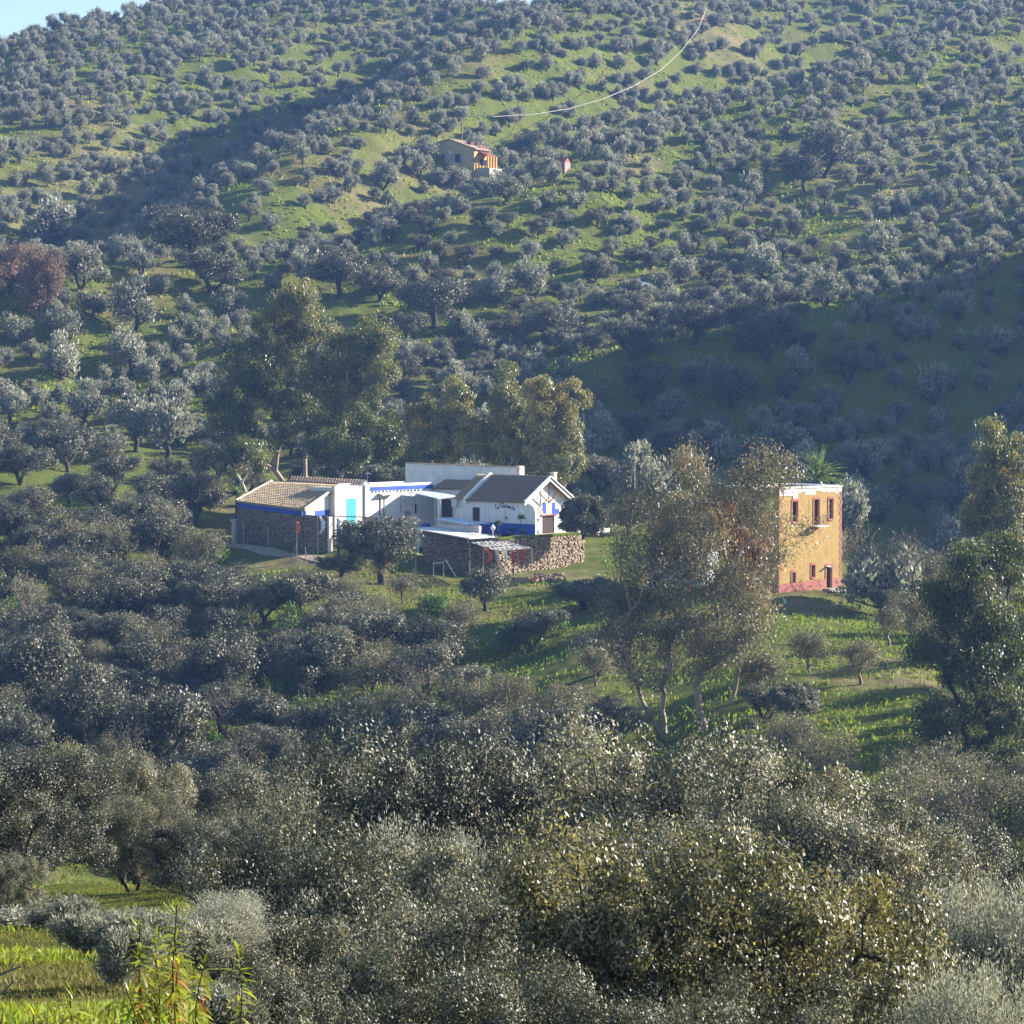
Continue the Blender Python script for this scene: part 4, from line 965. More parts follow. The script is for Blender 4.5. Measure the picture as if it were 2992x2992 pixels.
# yard wall in line with it
off_l=left.location.copy()
class VPoff(VP):
    pass
def stones_on(root, vp, *a, **k):
    v2=VP.__new__(VP); v2.A=vp.A-root.location; v2.B=vp.B-root.location; v2.d=vp.d; v2.n=vp.n; v2.L=vp.L
    stone_face(root, v2, *a, **k)
zo=lambda f: (lambda s: f(s))
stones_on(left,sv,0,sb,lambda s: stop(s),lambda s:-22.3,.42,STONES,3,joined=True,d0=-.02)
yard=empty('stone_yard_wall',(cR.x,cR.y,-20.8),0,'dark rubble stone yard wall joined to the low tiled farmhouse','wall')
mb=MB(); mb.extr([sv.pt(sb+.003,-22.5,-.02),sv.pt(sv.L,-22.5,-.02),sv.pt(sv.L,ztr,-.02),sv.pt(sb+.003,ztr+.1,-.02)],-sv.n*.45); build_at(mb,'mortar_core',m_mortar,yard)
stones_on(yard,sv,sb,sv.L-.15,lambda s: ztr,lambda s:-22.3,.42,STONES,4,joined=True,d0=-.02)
mb=MB(); mb.box(sv.pt(sv.L+.12,(-22.5+ztr)/2,-.15),.28,.5,ztr+22.5,-.69); build_at(mb,'plastered_end',m_pinkw,yard)
# gable side wall (lit)
gl=VP(e0.to_2d()-AX.to_2d()*.25,r1.to_2d()-AX.to_2d()*.25)
zr_=r1.z-.16; mb=MB()
mb.extr([gl.pt(.25,-21.5),gl.pt(gl.L,-21.5),gl.pt(gl.L,r1.z-.2),gl.pt(.25,e0.z-.2)],-gl.n*.35); build_at(mb,'gable_wall',m_white,left)
bl_=gl.rect(920,1492,966,1508); mb=MB(); gl.panel(mb,(bl_[0],bl_[1],bl_[2],bl_[3]),.004,.05); gl.panel(mb,(bl_[1]-.35,bl_[1],-21.3,bl_[2]),.004,.05); build_at(mb,'blue_door_surround',m_blue,left)
mb=MB(); gl.panel(mb,gl.rect(925,1509,958,1600),.004,.03); build_at(mb,'side_doorway',m_brown,left)
# body under the roof
mb=MB(); p0,p1,p2,p3=e0-AX*.5+BX*.9,e1+AX*.3+BX*.9,r0+AX*.3,r1-AX*.6
mb.hexa([V3(p0,-22.5),V3(p1,-22.5),V3(p2,-22.5),V3(p3,-22.5)],[V3(p0,p0.z-.35),V3(p1,p1.z-.35),V3(p2,p2.z-.3),V3(p3,p3.z-.3)]); build_at(mb,'inner_walls',m_white,left)
# left gate pier
mb=MB(); q=W(686,1500,342); mb.box((q.x,q.y,-18.6),.55,.55,3.2,-.69); mb.box((q.x,q.y,-16.95),.8,.8,.28,-.69); pier=empty('white_pier',(q.x,q.y,-20),0,'small white pier with tiled cap at the left end of the stone front','pillar'); build_at(mb,'shaft',m_pinkw,pier)
# --- middle range: teal shutter wall, strip roof behind, pink chimney gable
tA,tB=plan(982,337.6),plan(1070,342.0); tvv=VP(tA,tB)
mid=empty('shuttered_outbuilding',(tA.x,tA.y,-20),0,'weathered white outbuilding with a tall turquoise shutter beside the courtyard','house')
zt2=tvv.hit(1030,1421)[1]; th_=tvv.rect(1011.5,1458,1041,1541)
mb=MB(); wall_holes(mb,tvv,-.3,tvv.L,-21.5,zt2,[th_],.4); build_at(mb,'front_wall',m_pinkw,mid)
mb=MB(); mb.extr([tvv.pt(-.3,-21.5,-.402),tvv.pt(tvv.L,-21.5,-.402),tvv.pt(tvv.L,zt2-.05,-.402),tvv.pt(-.3,zt2-.05,-.402)],-tvv.n*3.5); build_at(mb,'inner_walls',m_pinkw,mid)
sh=MB(); tvv.panel(sh,th_,-.06,-.02); so_=build_at(sh,'turquoise_shutter',m_teal,mid)
for kk in range(4):
    w_=(th_[1]-th_[0])/4; mb=MB(); tvv.panel(mb,(th_[0]+kk*w_+.015,th_[0]+(kk+1)*w_-.015,th_[2]+.03,th_[3]-.03),-.018,.02); sub(so_,mb,'shutter_board',m_teal,mid)
# strip roof behind
s0_=W(845,1405,351); s1_=W(1055,1419,345); s2_=W(1062,1403,349); s3_=W(850,1392,355)
tiled_roof(mid,s0_-mid.location,s1_-mid.location,s2_-mid.location,s3_-mid.location,26,5,m_tileg,31)
mb=MB(); a_,b_=s0_+BX*.4,s1_+BX*.4; mb.hexa([V3(a_,-21.5),V3(b_,-21.5),b_-Vector((0,0,.13)),a_-Vector((0,0,.13))],[V3(a_+BX*2.6,-21.5),V3(b_+BX*2.6,-21.5),b_+BX*2.6-Vector((0,0,.13)),a_+BX*2.6-Vector((0,0,.13))]); build_at(mb,'rear_range_wall',m_white,mid)
mb=MB(); q=plan(1066,343.5); qq=[(-1.1,0),(-1.1,1.0),(-.05,1.95),(1.0,1.0),(1.0,-1.2),(0,-1.9)]
zc_=W(1066,1430,343.5).z; gp=VP(q-BX*1,q+BX*1)
mb.extr([gp.pt(gp.L/2+x_*.9,zc_+y_*.95-.3,.2) for x_,y_ in ((-1.0,-1.2),(-1.0,.5),(-.1,1.35),(.9,.55),(.9,-.9),(.1,-2.2))],-gp.n*.7); build_at(mb,'pink_gable_pier',m_pinkw,mid)
edge_tile(mid,gp.pt(gp.L/2-1.0,zc_+.25,-.1)-mid.location,gp.pt(gp.L/2-.05,zc_+1.08,-.1)-mid.location,4,m_tilew,'coping_tile',.8,.1)
edge_tile(mid,gp.pt(gp.L/2-.05,zc_+1.08,-.1)-mid.location,gp.pt(gp.L/2+.95,zc_+.3,-.1)-mid.location,4,m_tilew,'coping_tile',.8,.1)
# ------------------------------------------------------------------ terrace, retaining walls, canopies
cc=plan(1455,324.2); t1=cc-AX*11.2; t2=cc+BX*15.5
zT=-18.15
mb=MB(); back_l=t1+BX*18; 
poly=[V3(q,zT) for q in (cc-AX*.1+BX*.1, t2-AX*.1, t2-AX*14+BX*3, t1+BX*22, t1+BX*.1)]
mb.extr(poly,(0,0,-2.5)); me_=mesh_pd('terrace_ground',mb.v,mb.f,m_track); tg=link('terrace_ground',me_); tg['kind']='structure'
w1=VP(t1,cc); w2=VP(cc,t2)
rw=empty('shaded_retaining_wall',(cc.x,cc.y,-23),0,'dark rubble retaining wall in shade under the grey sheet roof','wall')
zl1=w1.hit(1225,1549)[1]; zr1=zT+.05
mb=MB(); mb.extr([w1.pt(0,-25),w1.pt(w1.L-.003,-25),w1.pt(w1.L-.003,zr1),w1.pt(0,zr1+.3)],-w1.n*.6); build_at(mb,'mortar_core',m_mortar,rw)
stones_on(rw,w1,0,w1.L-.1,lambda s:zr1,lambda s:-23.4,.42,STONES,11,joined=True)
rw2=empty('sunlit_retaining_wall',(cc.x,cc.y,-23),0,'sunlit tan rubble retaining wall with grass on top below the gable','wall')
mb=MB(); mb.extr([w2.pt(0,-24.5),w2.pt(w2.L,-24.5),w2.pt(w2.L,zT),w2.pt(0,zT)],-w2.n*.6); build_at(mb,'mortar_core',m_mortar,rw2)
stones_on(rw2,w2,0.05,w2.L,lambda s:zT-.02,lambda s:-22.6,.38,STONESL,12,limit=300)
# grassy lip on the wall
r=np.random.default_rng(9); n=5000
s_=r.random(n)*w2.L; o_=-.35+r.random(n)*.55; C_=np.array([w2.A+w2.d*a+w2.n*b for a,b in zip(s_,o_)]); C_[:,2]=zT+.04+r.random(n)*.08-np.maximum(o_,0)*.6
T_=r.normal(size=(n,3))*.5+np.array([0,0,1]); T_/=np.linalg.norm(T_,axis=1,keepdims=True)
v_,q_=leaf_quads(r,C_,T_,np.full(n,.22),np.full(n,.05)); m_grass=leafmat('grass_blades',[(0,(0.08,0.13,0.018)),(.5,(0.19,0.25,0.035)),(1,(0.36,0.34,0.09))],rough=.6,spec=.2,trans=.4,tcol=(1.3,1.4,.5))
go_=link('grass_lip',mesh_np('grass_lip',v_,q_,np.clip(.6+.2*r.normal(size=n),0,1),m_grass)); tag(go_,'yellow-green grass along the top of the sunlit retaining wall',None,None,'stuff')
def sheet(name, corners, th, mat, label, cat, posts=[], post_r=.06, pm=None, group=None, zbase=None, ridges=0):
    c=sum(corners,Vector())/4; zb_=zbase if zbase is not None else c.z-2.2
    e=empty(name,(c.x,c.y,zb_),0,label,cat,group)
    mb=MB(); 
    if not ridges: mb.hexa(corners,[q+Vector((0,0,-th)) for q in corners])
    else:
        A,B,C2,D2=corners
        for i in range(ridges):
            u0,u1,um=i/ridges,(i+1)/ridges,(i+.5)/ridges; L=lambda P,Q,u:P.lerp(Q,u); up=Vector((0,0,.04))
            mb.poly([L(A,B,u0),L(A,B,um)+up,L(D2,C2,um)+up,L(D2,C2,u0)]); mb.poly([L(A,B,um)+up,L(A,B,u1),L(D2,C2,u1),L(D2,C2,um)+up])
        mb.hexa([q-Vector((0,0,.01)) for q in corners],[q+Vector((0,0,-th)) for q in corners])
    build_at(mb,'roof_sheet',mat,e)
    for p_ in posts:
        mb=MB(); mb.bar(p_+Vector((0,0,-th-.003)),V3(p_,zb_-.3),post_r,6); build_at(mb,'post',pm or m_steel,e)
    return e
s1=[W(1195,1436,346.5),W(1280,1456,340.5),W(1335,1449,343),W(1262,1434,349)]
ca=sheet('courtyard_canopy',s1,.08,m_sheetb,'pale blue sheet canopy over the shaded courtyard doorway','canopy',[s1[2]-AX*.1,s1[0]+AX*.3],.07,zbase=-18.2)
mb=MB(); q=s1[1]+BX*.2-AX*.15; cz=-18.1
for i in range(5):
    a=q+AX*(i*.11-.2)+BX*(.05*(i%2)); b=q+AX*((i+1)*.11-.2)+BX*(.05*((i+1)%2)); tw=AX*.12
    mb.hexa([a-Vector((0,0,.1)),b-Vector((0,0,.1)),V3(b*0+b-tw*(i-2)*.5,cz+.3),V3(a-tw*(i-2)*.5,cz+.3)],[p_+BX*.03 for p_ in (a-Vector((0,0,.1)),b-Vector((0,0,.1)),V3(b-tw*(i-2)*.5,cz+.3),V3(a-tw*(i-2)*.5,cz+.3))])
cu_=empty('white_curtain',(q.x,q.y,cz),0,'white curtain tied at the front corner of the courtyard canopy','curtain'); build_at(mb,'cloth',m_wcloth,cu_)
s2=[W(1269,1515,335.5),W(1366,1531,330.5),W(1432,1529,333.0),W(1330,1512,338)]
sheet('terrace_awning',s2,.06,m_sheetb,'light blue flat awning in front of the farmhouse side door','awning',[s2[1]-AX*.2+BX*.2,s2[0]+AX*.3],.05,zbase=-18.2)
mb=MB(); a,b=s2[0].copy(),s2[1].copy(); dz=Vector((0,0,.45)); mb.hexa([a-Vector((0,0,.07)),b-Vector((0,0,.07)),b-dz,a-dz],[p_-BX*.03 for p_ in (a-Vector((0,0,.07)),b-Vector((0,0,.07)),b-dz,a-dz)])
v0=empty('blue_counter',(b.x,b.y,-18.2),0,'long low stone counter with blue panel beneath the light blue awning','counter'); 
c1=V3(s2[0]+BX*.2,0); c2=V3(s2[1]+BX*.2+AX*1.6,0); mb=MB(); mb.hexa([V3(c1,-18.2),V3(c2,-18.2),V3(c2,-17.0),V3(c1,-17.0)],[V3(p_,z)+BX*.35 for p_,z in ((c1,-18.2),(c2,-18.2),(c2,-17.0),(c1,-17.0))]); build_at(mb,'counter_body',m_pinkw,v0)
s3=[W(1203,1543,333.0),W(1372,1573,323.2),W(1455,1568,326.2),W(1286,1538,336.0)]
sheet('grey_sheet_roof',s3,.10,m_sheet,'long grey corrugated sheet roof on top of the shaded stone wall','roof',[s3[0]+AX*.6+BX*.3,s3[1]-AX*.5+BX*.3,s3[3]+AX*.5-BX*.3],.06,zbase=-18.3,ridges=26)
# white lamp post, potted yuccas
q=W(1440,1563,326.5); lp=empty('lamp_post',(q.x,q.y,zT),0,'short lamp post with a white pointed shade beside the blue plinth','lamp')
mb=MB(); mb.bar((q.x,q.y,zT),(q.x,q.y,zT+.95),.06,6); build_at(mb,'post',m_tilew,lp)
mb=MB(); mb.bar((q.x,q.y,zT+.9),(q.x,q.y,zT+1.15),.18,8,.28); mb.bar((q.x,q.y,zT+1.15),(q.x,q.y,zT+1.55),.28,8,.02); build_at(mb,'shade',m_cleanw,lp)
m_yuc=leafmat('yucca_leaf',[(0,(0.02,0.045,0.02)),(.6,(0.05,0.09,0.035)),(1,(0.12,0.17,0.06))],rough=.4,spec=.5,trans=.2)
m_palm=leafmat('palm_leaf',[(0,(0.05,0.08,0.025)),(.6,(0.11,0.16,0.05)),(1,(0.26,0.28,0.12))],rough=.4,spec=.5,trans=.3)
def yucca(loc, h, rad, n, label, name='yucca', cat='yucca', seed=1):
    e=empty(name,loc,0,label,cat); mb=MB(); mb.bar((0,0,0),(0,0,h),.07,6,.05); link('trunk',mesh_pd('trunk',mb.v,mb.f,m_bark),e)
    r=np.random.default_rng(seed); d=r.normal(size=(n,3)); d[:,2]=np.abs(d[:,2])*.9-.35; d/=np.linalg.norm(d,axis=1,keepdims=True)
    L=rad*(.75+.35*r.random(n)); V,Q=leaf_quads(r,d*(L/2)[:,None]+np.array([0,0,h]),d,L,np.full(n,.05)+.02*rad)
    link('leaf_crown',mesh_np('leaf_crown',V,Q,.5+.2*r.normal(size=n),m_yuc),e); return e
pz=lambda px,D: Vector((*XY(px,D),zT))
yucca(pz(1456,328.4)+BX*.0,1.55,.62,110,'short spiky yucca in front of the painted emblem',seed=3)
yucca(pz(1523,329.8),2.1,.66,150,'taller spiky yucca near the rounded wall end',seed=4)
yucca(pz(1496,329.0),.75,.6,90,'lowest spiky yucca between the two trunked ones',seed=5)
yucca(pz(1532,329.0),.45,.55,90,'dark clump of spiky leaves at the foot of the blue plinth',seed=6)
# garden wall right of the door
gw=VP(O_+BX*8.9+AX*.6,O_+BX*15.5+AX*.6); e=empty('white_garden_wall',tuple(gw.pt(0,zT)),0,'low white garden wall with uneven top beyond the gable, behind the round dark tree','wall')
mb=MB(); pr=[(0,-.3),(gw.L,-.3),(gw.L,.5),(gw.L*.8,.85),(gw.L*.6,.9),(gw.L*.5,1.25),(gw.L*.4,.7),(0,.72)]; mb.extr([gw.pt(a,zT+z) for a,z in pr],-gw.n*.3); build_at(mb,'wall_body',m_white,e)
# ------------------------------------------------------------------ rustic pergola with hanging cloths
p4=[W(1372,1585,322.6),W(1452,1611,318.6),W(1553,1602,320.8),W(1467,1579,325.4)]
pg=empty('rustic_lean_to',(p4[1].x,p4[1].y,-23.2),0,'ramshackle lean-to with torn white slatted roof against the stone retaining wall','shed')
A,B,C2,D2=p4
for i in range(15):
    u=(i+.2+random.random()*.4)/15; a=A.lerp(B,u); b=D2.lerp(C2,min(1,u+random.uniform(-.04,.04))); w_=(B-A).normalized()*random.uniform(.06,.14)
    mb=MB(); up=Vector((0,0,random.uniform(-.05,.08))); mb.hexa([a+up,a+w_+up,b+w_+up,b+up],[q-Vector((0,0,.05)) for q in (a+up,a+w_+up,b+w_+up,b+up)]); build_at(mb,'roof_slat',m_cleanw if i%4 else m_tilew,pg)
for i in range(7):
    v=(i+.5)/7+random.uniform(-.04,.04); a=A.lerp(D2,v); b=B.lerp(C2,v+random.uniform(-.03,.03)); mb=MB(); mb.bar(a+Vector((0,0,.08)),b+Vector((0,0,.08)),.05,5); build_at(mb,'roof_pole',m_tilew,pg)
for a,b in ((A,B),(B,C2),(C2,D2)):
    mb=MB(); mb.bar(a,b,.07,5); build_at(mb,'edge_beam',m_twig,pg)
for q in (A,B,C2,D2,B.lerp(C2,.5),A.lerp(B,.5)):
    mb=MB(); g_=gz(q.x,q.y); mb.bar(q,(q.x+random.uniform(-.1,.1),q.y,g_-.2),.07,5,.09); build_at(mb,'post',m_twig,pg)
def hang(name, px, py0, py1, D, wd, mat, label, cat, sway=.2, n=6, seed=0):
    r=random.Random(seed); top=W(px,py0,D); bot=W(px,py1,D); h=top.z-bot.z; mb=MB(); e=empty(name,tuple(top),0,label,cat)
    L=[];Rr=[]
    for i in range(n+1):
        t_=i/n; x=top.x+sway*math.sin(t_*3)*wd*1.2+r.uniform(-.05,.05); wv=wd*(.35+.65*math.sin(min(1,t_*1.3)*math.pi*.75))*(1-.3*t_)
        L.append(Vector((x-wv/2,top.y+.12*math.sin(t_*7),top.z-h*t_))); Rr.append(Vector((x+wv/2,top.y+.1*math.cos(t_*6),top.z-h*t_+.03)))
    for i in range(n): mb.hexa([L[i],Rr[i],Rr[i+1],L[i+1]],[q+Vector((0,.02,0)) for q in (L[i],Rr[i],Rr[i+1],L[i+1])])
    build_at(mb,'cloth',mat,e); return e
def flagpole(e, px, D, ztop_, r_=.03, mat=None):
    x,y=XY(px,D); mb=MB(); mb.bar((x,y,gz(x,y)-.3),(x,y,ztop_),r_,5); build_at(mb,'pole',mat or m_steel,e)
e=hang('cloth_strip',1418,1604,1646,319.4,.5,m_orange,'orange-red cloth strip hanging at the left of the lean-to','cloth',1.0,seed=1)
hang('cloth_strip',1497,1608,1650,319.2,.6,m_red,'faded red cloth hanging in the middle of the lean-to','cloth',.2,seed=2)
hang('cloth_strip',1530,1604,1655,320.0,.6,m_red,'dark red cloth hanging at the right end of the lean-to','cloth',-.4,seed=3)
hang('cloth_strip',1450,1612,1640,318.9,.45,m_wcloth,'small white rag hanging at the front of the lean-to','cloth',.3,seed=4)
hang('cloth_strip',1479,1612,1642,318.8,.35,m_wcloth,'white rag beside the faded red cloth of the lean-to','cloth',-.3,seed=5)
e=hang('hanging_flag',868,1525,1561,325.5,.42,m_orange,'bright orange flag in front of the dark stone front','flag',.5,seed=6); flagpole(e,866,325.6,W(866,1523,325.6).z)
e=hang('hanging_flag',935,1510,1559,325.5,.55,m_wcloth,'white flag hanging before the stone yard wall','flag',.6,seed=7); flagpole(e,927,325.6,W(927,1508,325.6).z,.02)
e=hang('hanging_flag',986,1514,1582,323.5,.55,m_bcloth,'blue and white flag beside the dark gate post','flag',.2,seed=8); mb=MB(); q=W(990,1545,323.4); mb.box(q,.25,.03,2.1,0); build_at(mb,'white_stripe',m_wcloth,e)
e=hang('hanging_flag',1218,1564,1610,321,.42,m_mint,'mint green flag at the left end of the shaded retaining wall','flag',.4,seed=9); flagpole(e,1214,321.1,W(1214,1562,321.1).z,.02)
e=hang('hanging_flag',1748,1677,1712,308,.40,m_mint,'mint green flag in the scrub left of the airy eucalyptus','flag',.6,seed=10); flagpole(e,1744,308.1,W(1744,1676,308.1).z,.02)
e=hang('hanging_flag',2006,1701,1735,292,.34,m_orange,'small orange flag seen between the eucalyptus stems','flag',.8,seed=11); flagpole(e,2001,292.1,W(2001,1700,292.1).z,.02)
e=hang('hanging_flag',2285,1745,1776,293,.32,m_mint,'mint green flag at the foot of the ochre tower house','flag',.9,seed=12); flagpole(e,2279,293.1,W(2279,1744,293.1).z,.02)
# clutter by the lean-to
q=W(1562,1668,318); g_=gz(q.x,q.y); e=empty('orange_barrel',(q.x,q.y,g_),0,'orange plastic barrel tipped at the right of the lean-to','barrel'); mb=MB(); mb.bar((q.x-.25,q.y,g_+.35),(q.x+.3,q.y,g_+.85),.28,12); mb.bar((q.x+.02,q.y,g_+.57),(q.x+.06,q.y,g_+.61),.31,12); build_at(mb,'drum',simple('orange_plastic',(0.62,0.25,0.06),.5,.1,3),e)
mb=MB(); q=W(1515,1683,317.0); g_=gz(q.x,q.y); e=empty('plank_fence',(q.x,q.y,g_),0,'short grey plank fence below the lean-to','fence')
for i in range(13):
    mb=MB(); x=q.x-.95+i*.16; mb.box((x,q.y+random.uniform(-.03,.03),g_+.35+random.uniform(-.05,.05)),.13,.03,.95); build_at(mb,'board',m_twig,e)
mb=MB(); mb.box((q.x,q.y+.06,g_+.62),2.2,.06,.09); build_at(mb,'rail',m_twig,e)
a,b=W(1302,1636,319.5),W(1335,1690,317.5); e=empty('leaning_pole',tuple(b),0,'grey pole leaning against the shaded retaining wall','pole'); mb=MB(); mb.bar(a,b,.06,6); build_at(mb,'shaft',m_steel,e)
a,b=W(1266,1646,319.5),W(1296,1643,319.5); e=empty('white_rail',(a.x,a.y,gz(a.x,a.y)),0,'short white horizontal rail left of the leaning pole','rail'); mb=MB(); mb.bar(a,b,.05,6); build_at(mb,'bar',m_wcloth,e); mb=MB(); mb.bar(a,(a.x,a.y,gz(a.x,a.y)-.2),.04,5); mb.bar(b,(b.x,b.y,gz(b.x,b.y)-.2),.04,5); build_at(mb,'leg',m_steel,e)
# rubble heap under the sunlit wall
r=np.random.default_rng(44); heap=empty('rubble_heap',tuple(W(1590,1675,319)),0,'heap of pale rubble stones at the foot of the sunlit wall','stones')
for i in range(60):
    x,y=XY(1560+r.random()*95,318+r.random()*4.5); z=gz(x,y)+.1+.45*r.random(); o=link('stone',STONESL[r.integers(0,6)],heap); o.matrix_local=Matrix.Translation(Vector((x,y,z))-heap.location)@Matrix.Rotation(r.random()*6,4,'Z')@Matrix.Diagonal((.35+.4*r.random(),.4,.3+.2*r.random(),1))
# ------------------------------------------------------------------ fence posts, gate, courtyard things
fp=[(711,1585,338,2.3),(783,1604,333,2.6),(867,1605,326.5,2.0),(893,1611,326,1.6),(917,1613,325.5,1.2)]
for i,(px,py,D,h) in enumerate(fp):
    x,y=XY(px,D); g_=gz(x,y); lab=['leftmost concrete post with bent top by the stone front','second concrete post from the left, bent at the top','concrete post braced by a slanting strut under the orange flag','thin post just right of the braced one','lowest post nearest the yard wall corner'][i]
    e=empty('fence_post',(x,y,g_),0,lab,'fence post',None); e['group']='concrete fence posts along the stone front'; mb=MB(); mb.bar((x,y,g_-.3),(x-.10,y,g_+h),.055,5); 
    if i<2: mb.bar((x-.10,y,g_+h),(x+.12,y,g_+h+.25),.05,5)
    build_at(mb,'shaft',m_conc,e)
    if i==2: mb=MB(); mb.bar((x-.95,y,g_-.2),(x-.05,y,g_+h-.2),.05,5); build_at(mb,'strut',m_conc,e)
x,y=XY(988,321.5); g_=gz(x,y); zt_g=W(988,1508,321.5).z
gate=empty('yard_gate',(x,y,g_),0,'narrow iron gate with a thick black post by the yard wall corner','gate')
mb=MB(); mb.box((x,y,(g_-.3+g_+2.4)/2),.26,.22,2.7); build_at(mb,'gate_post',m_black,gate)
mb=MB(); x2=XY(974,321.5)[0]; 
for xx in (x2,x2-.28,x2+.1): mb.bar((xx,y,g_-.2),(xx,y,g_+1.9),.035,5)
for zz in (.2,.7,1.2,1.7): mb.bar((x2-.28,y,g_+zz),(x-.1,y,g_+zz),.025,4)
build_at(mb,'gate_leaf',m_metal,gate)
a=sv.pt(sv.L-1,ztr+.1,.05); b=Vector((*XY(1092,331),W(1092,1512,331).z)); e=empty('entrance_beam',tuple(a),0,'thin dark beam spanning from the yard wall to the oak in the courtyard','beam'); mb=MB(); mb.bar(a,b,.055,5); build_at(mb,'pole',m_brown,e)
q=Vector((*XY(1036,331),0)); g_=-20.4; e=empty('carved_stump',(q.x,q.y,g_),0,'dark bare stump standing before the turquoise shutter','stump'); mb=MB(); mb.bar((q.x+.35,q.y,g_),(q.x+.05,q.y,g_+2.1),.16,6,.10); mb.bar((q.x+.05,q.y,g_+2.1),(q.x-.1,q.y,g_+3.1),.10,6,.13); build_at(mb,'stem',m_brown,e)
q=Vector((*XY(1028,333),0)); e=empty('planter_wall',(q.x,q.y,-20.4),0,'low planted stone border with blue base below the turquoise shutter','planter'); mb=MB(); mb.box((q.x,q.y,-19.6),2.6,.7,.5,-.3); build_at(mb,'stone_trough',m_stonel,e); mb=MB(); mb.box((q.x+.2,q.y-.1,-20.15),3.0,.6,.6,-.3); build_at(mb,'blue_base',m_blue,e)
for i,(px,py,w_,h,m__,lab,cat,nm) in enumerate([(1212,1520,1.1,.9,m_pinkw,'square tan crate in the courtyard','crate','crate'),(1190,1500,.9,.5,m_green and m_stone,'dark round pot near the tan crate','pot','pot'),(1240,1535,1.2,.35,m_blue,'low blue bench in front of the courtyard','bench','low_bench')]):
    D=338; q=W(px,py,D); e=empty(nm,(q.x,q.y,q.z-h/2),0,lab,cat); mb=MB()
    if nm=='pot': mb.bar(q-Vector((0,0,h/2)),q+Vector((0,0,h/2)),.3,10,.45)
    else: mb.box(q,w_,.6,h,-.5); mb.box(q+Vector((0,0,h/2+.03)),w_*1.06,.66,.05,-.5)
    build_at(mb,'body',m__,e)
mb=MB(); q=W(1028,0,1) 
q=W(1258,1400,352); e=empty('satellite_dish',(q.x,q.y,q.z-1),0,'white satellite dish on the flat roof of the courtyard wing','satellite dish')
mb=MB(); n_=14; nn=Vector((.1,-.75,.65)).normalized(); u=nn.orthogonal().normalized(); w_=nn.cross(u); rim=[q+(u*math.cos(i/n_*6.283)+w_*math.sin(i/n_*6.283))*.42 for i in range(n_)]; c0=q-nn*.12
for i in range(n_): mb.poly([c0,rim[i],rim[(i+1)%n_]]); mb.poly([c0-nn*.03,rim[(i+1)%n_]-nn*.02,rim[i]-nn*.02])
build_at(mb,'dish',m_cleanw,e); mb=MB(); mb.bar(c0,q-Vector((0,0,.95)),.03,5); mb.bar(c0,q+nn*.35,.015,4); build_at(mb,'mount',m_steel,e)
q=W(1074,1383,346); e=empty('roof_antenna',(q.x,q.y,q.z-1.8),0,'thin aerial mast rising behind the pink gable pier','antenna'); mb=MB(); mb.bar(q+Vector((0,0,.3)),q-Vector((0,0,1.8)),.025,4); build_at(mb,'mast',m_steel,e); mb=MB(); mb.bar(q-Vector((.25,0,0)),q+Vector((.3,0,0)),.05,4); build_at(mb,'aerial',m_wcloth,e)
q=W(1855,1300,322); e=empty('roof_antenna',(q.x,q.y,q.z-3),0,'tall aerial mast above the airy eucalyptus, against the dark valley','antenna'); mb=MB(); mb.bar(q,q-Vector((0,0,5)),.04,5); build_at(mb,'mast',m_steel,e); mb=MB(); a=q-Vector((0,0,1.1)); mb.bar(a,a+Vector((-.4,0,-.5)),.06,4); build_at(mb,'aerial',m_wcloth,e)
# ------------------------------------------------------------------ low white shed glimpsed through the eucalyptus
sA=plan(1890,312); sB=plan(2066,309); shv=VP(sA,sB); e=empty('white_shed',tuple(shv.pt(0,-22.5)),0,'low white building glimpsed through the airy eucalyptus crown','shed')
mb=MB(); mb.extr([shv.pt(0,-23),shv.pt(shv.L,-23),shv.pt(shv.L,-18.7),shv.pt(0,-18.7)],-shv.n*3.5); build_at(mb,'wall',simple('shaded_whitewash',(0.36,0.38,0.42),.9,.1,1),e)  # white wall toned dull blue-grey: its shade is put into the colour
mb=MB(); mb.extr([shv.pt(-.2,-18.695,.2),shv.pt(shv.L+.2,-18.695,.2),shv.pt(shv.L+.2,-18.695,-3.7),shv.pt(-.2,-18.695,-3.7)],(0,0,.15)); build_at(mb,'roof',m_tileg,e)
mb=MB(); shv.panel(mb,(.5,1.4,-20.8,-19.6),.004,.03); build_at(mb,'window',m_dark,e)
# ------------------------------------------------------------------ the villa on the hill
D=612
h=ground_hit(1310,492,540,660); zV=h[2]; D=h[1]+3
vA,vB=plan(1200,D+2),plan(1385,D-6); vv=VP(vA,vB); m_vw=simple('shaded_villa_plaster',(0.42,0.36,0.20),.9,.08,.6,.1); m_vo=simple('sunlit_villa_plaster',(0.62,0.36,0.12),.9,.08,.6,.1); m_vr=simple('red_roof_paint',(0.22,0.075,0.06),.8,.15,1,.2)  # villa walls: duller shaded tone and orange sunlit tone, light painted in
villa=empty('yellow_villa',(h[0],h[1]+3,zV),0,'yellow villa with wide gable and red chimney halfway up the hill','house')
zl_=vv.hit(1218,441)[1]; za=vv.hit(1313,409)[1]; zr_v=vv.hit(1403,434)[1]; sa=vv.hit(1313,409)[0]
wr=[vv.rect(1290,451,1298,465),vv.rect(1330,450,1346,476)]
zb_=min(zl_,zr_v)-.01
mb=MB(); wall_holes(mb,vv,0,vv.L,zV-5,zb_,[w_ for w_ in wr if w_[3]<zb_],.35); build_at(mb,'side_wall',m_vw,villa)
mb=MB(); mb.extr([vv.pt(0,zb_+.002),vv.pt(vv.L,zb_+.002),vv.pt(vv.L,zr_v),vv.pt(sa,za),vv.pt(0,zl_)],-vv.n*.35); build_at(mb,'gable',m_vw,villa)
dv=6.5; Bk=-vv.n
mb=MB(); 
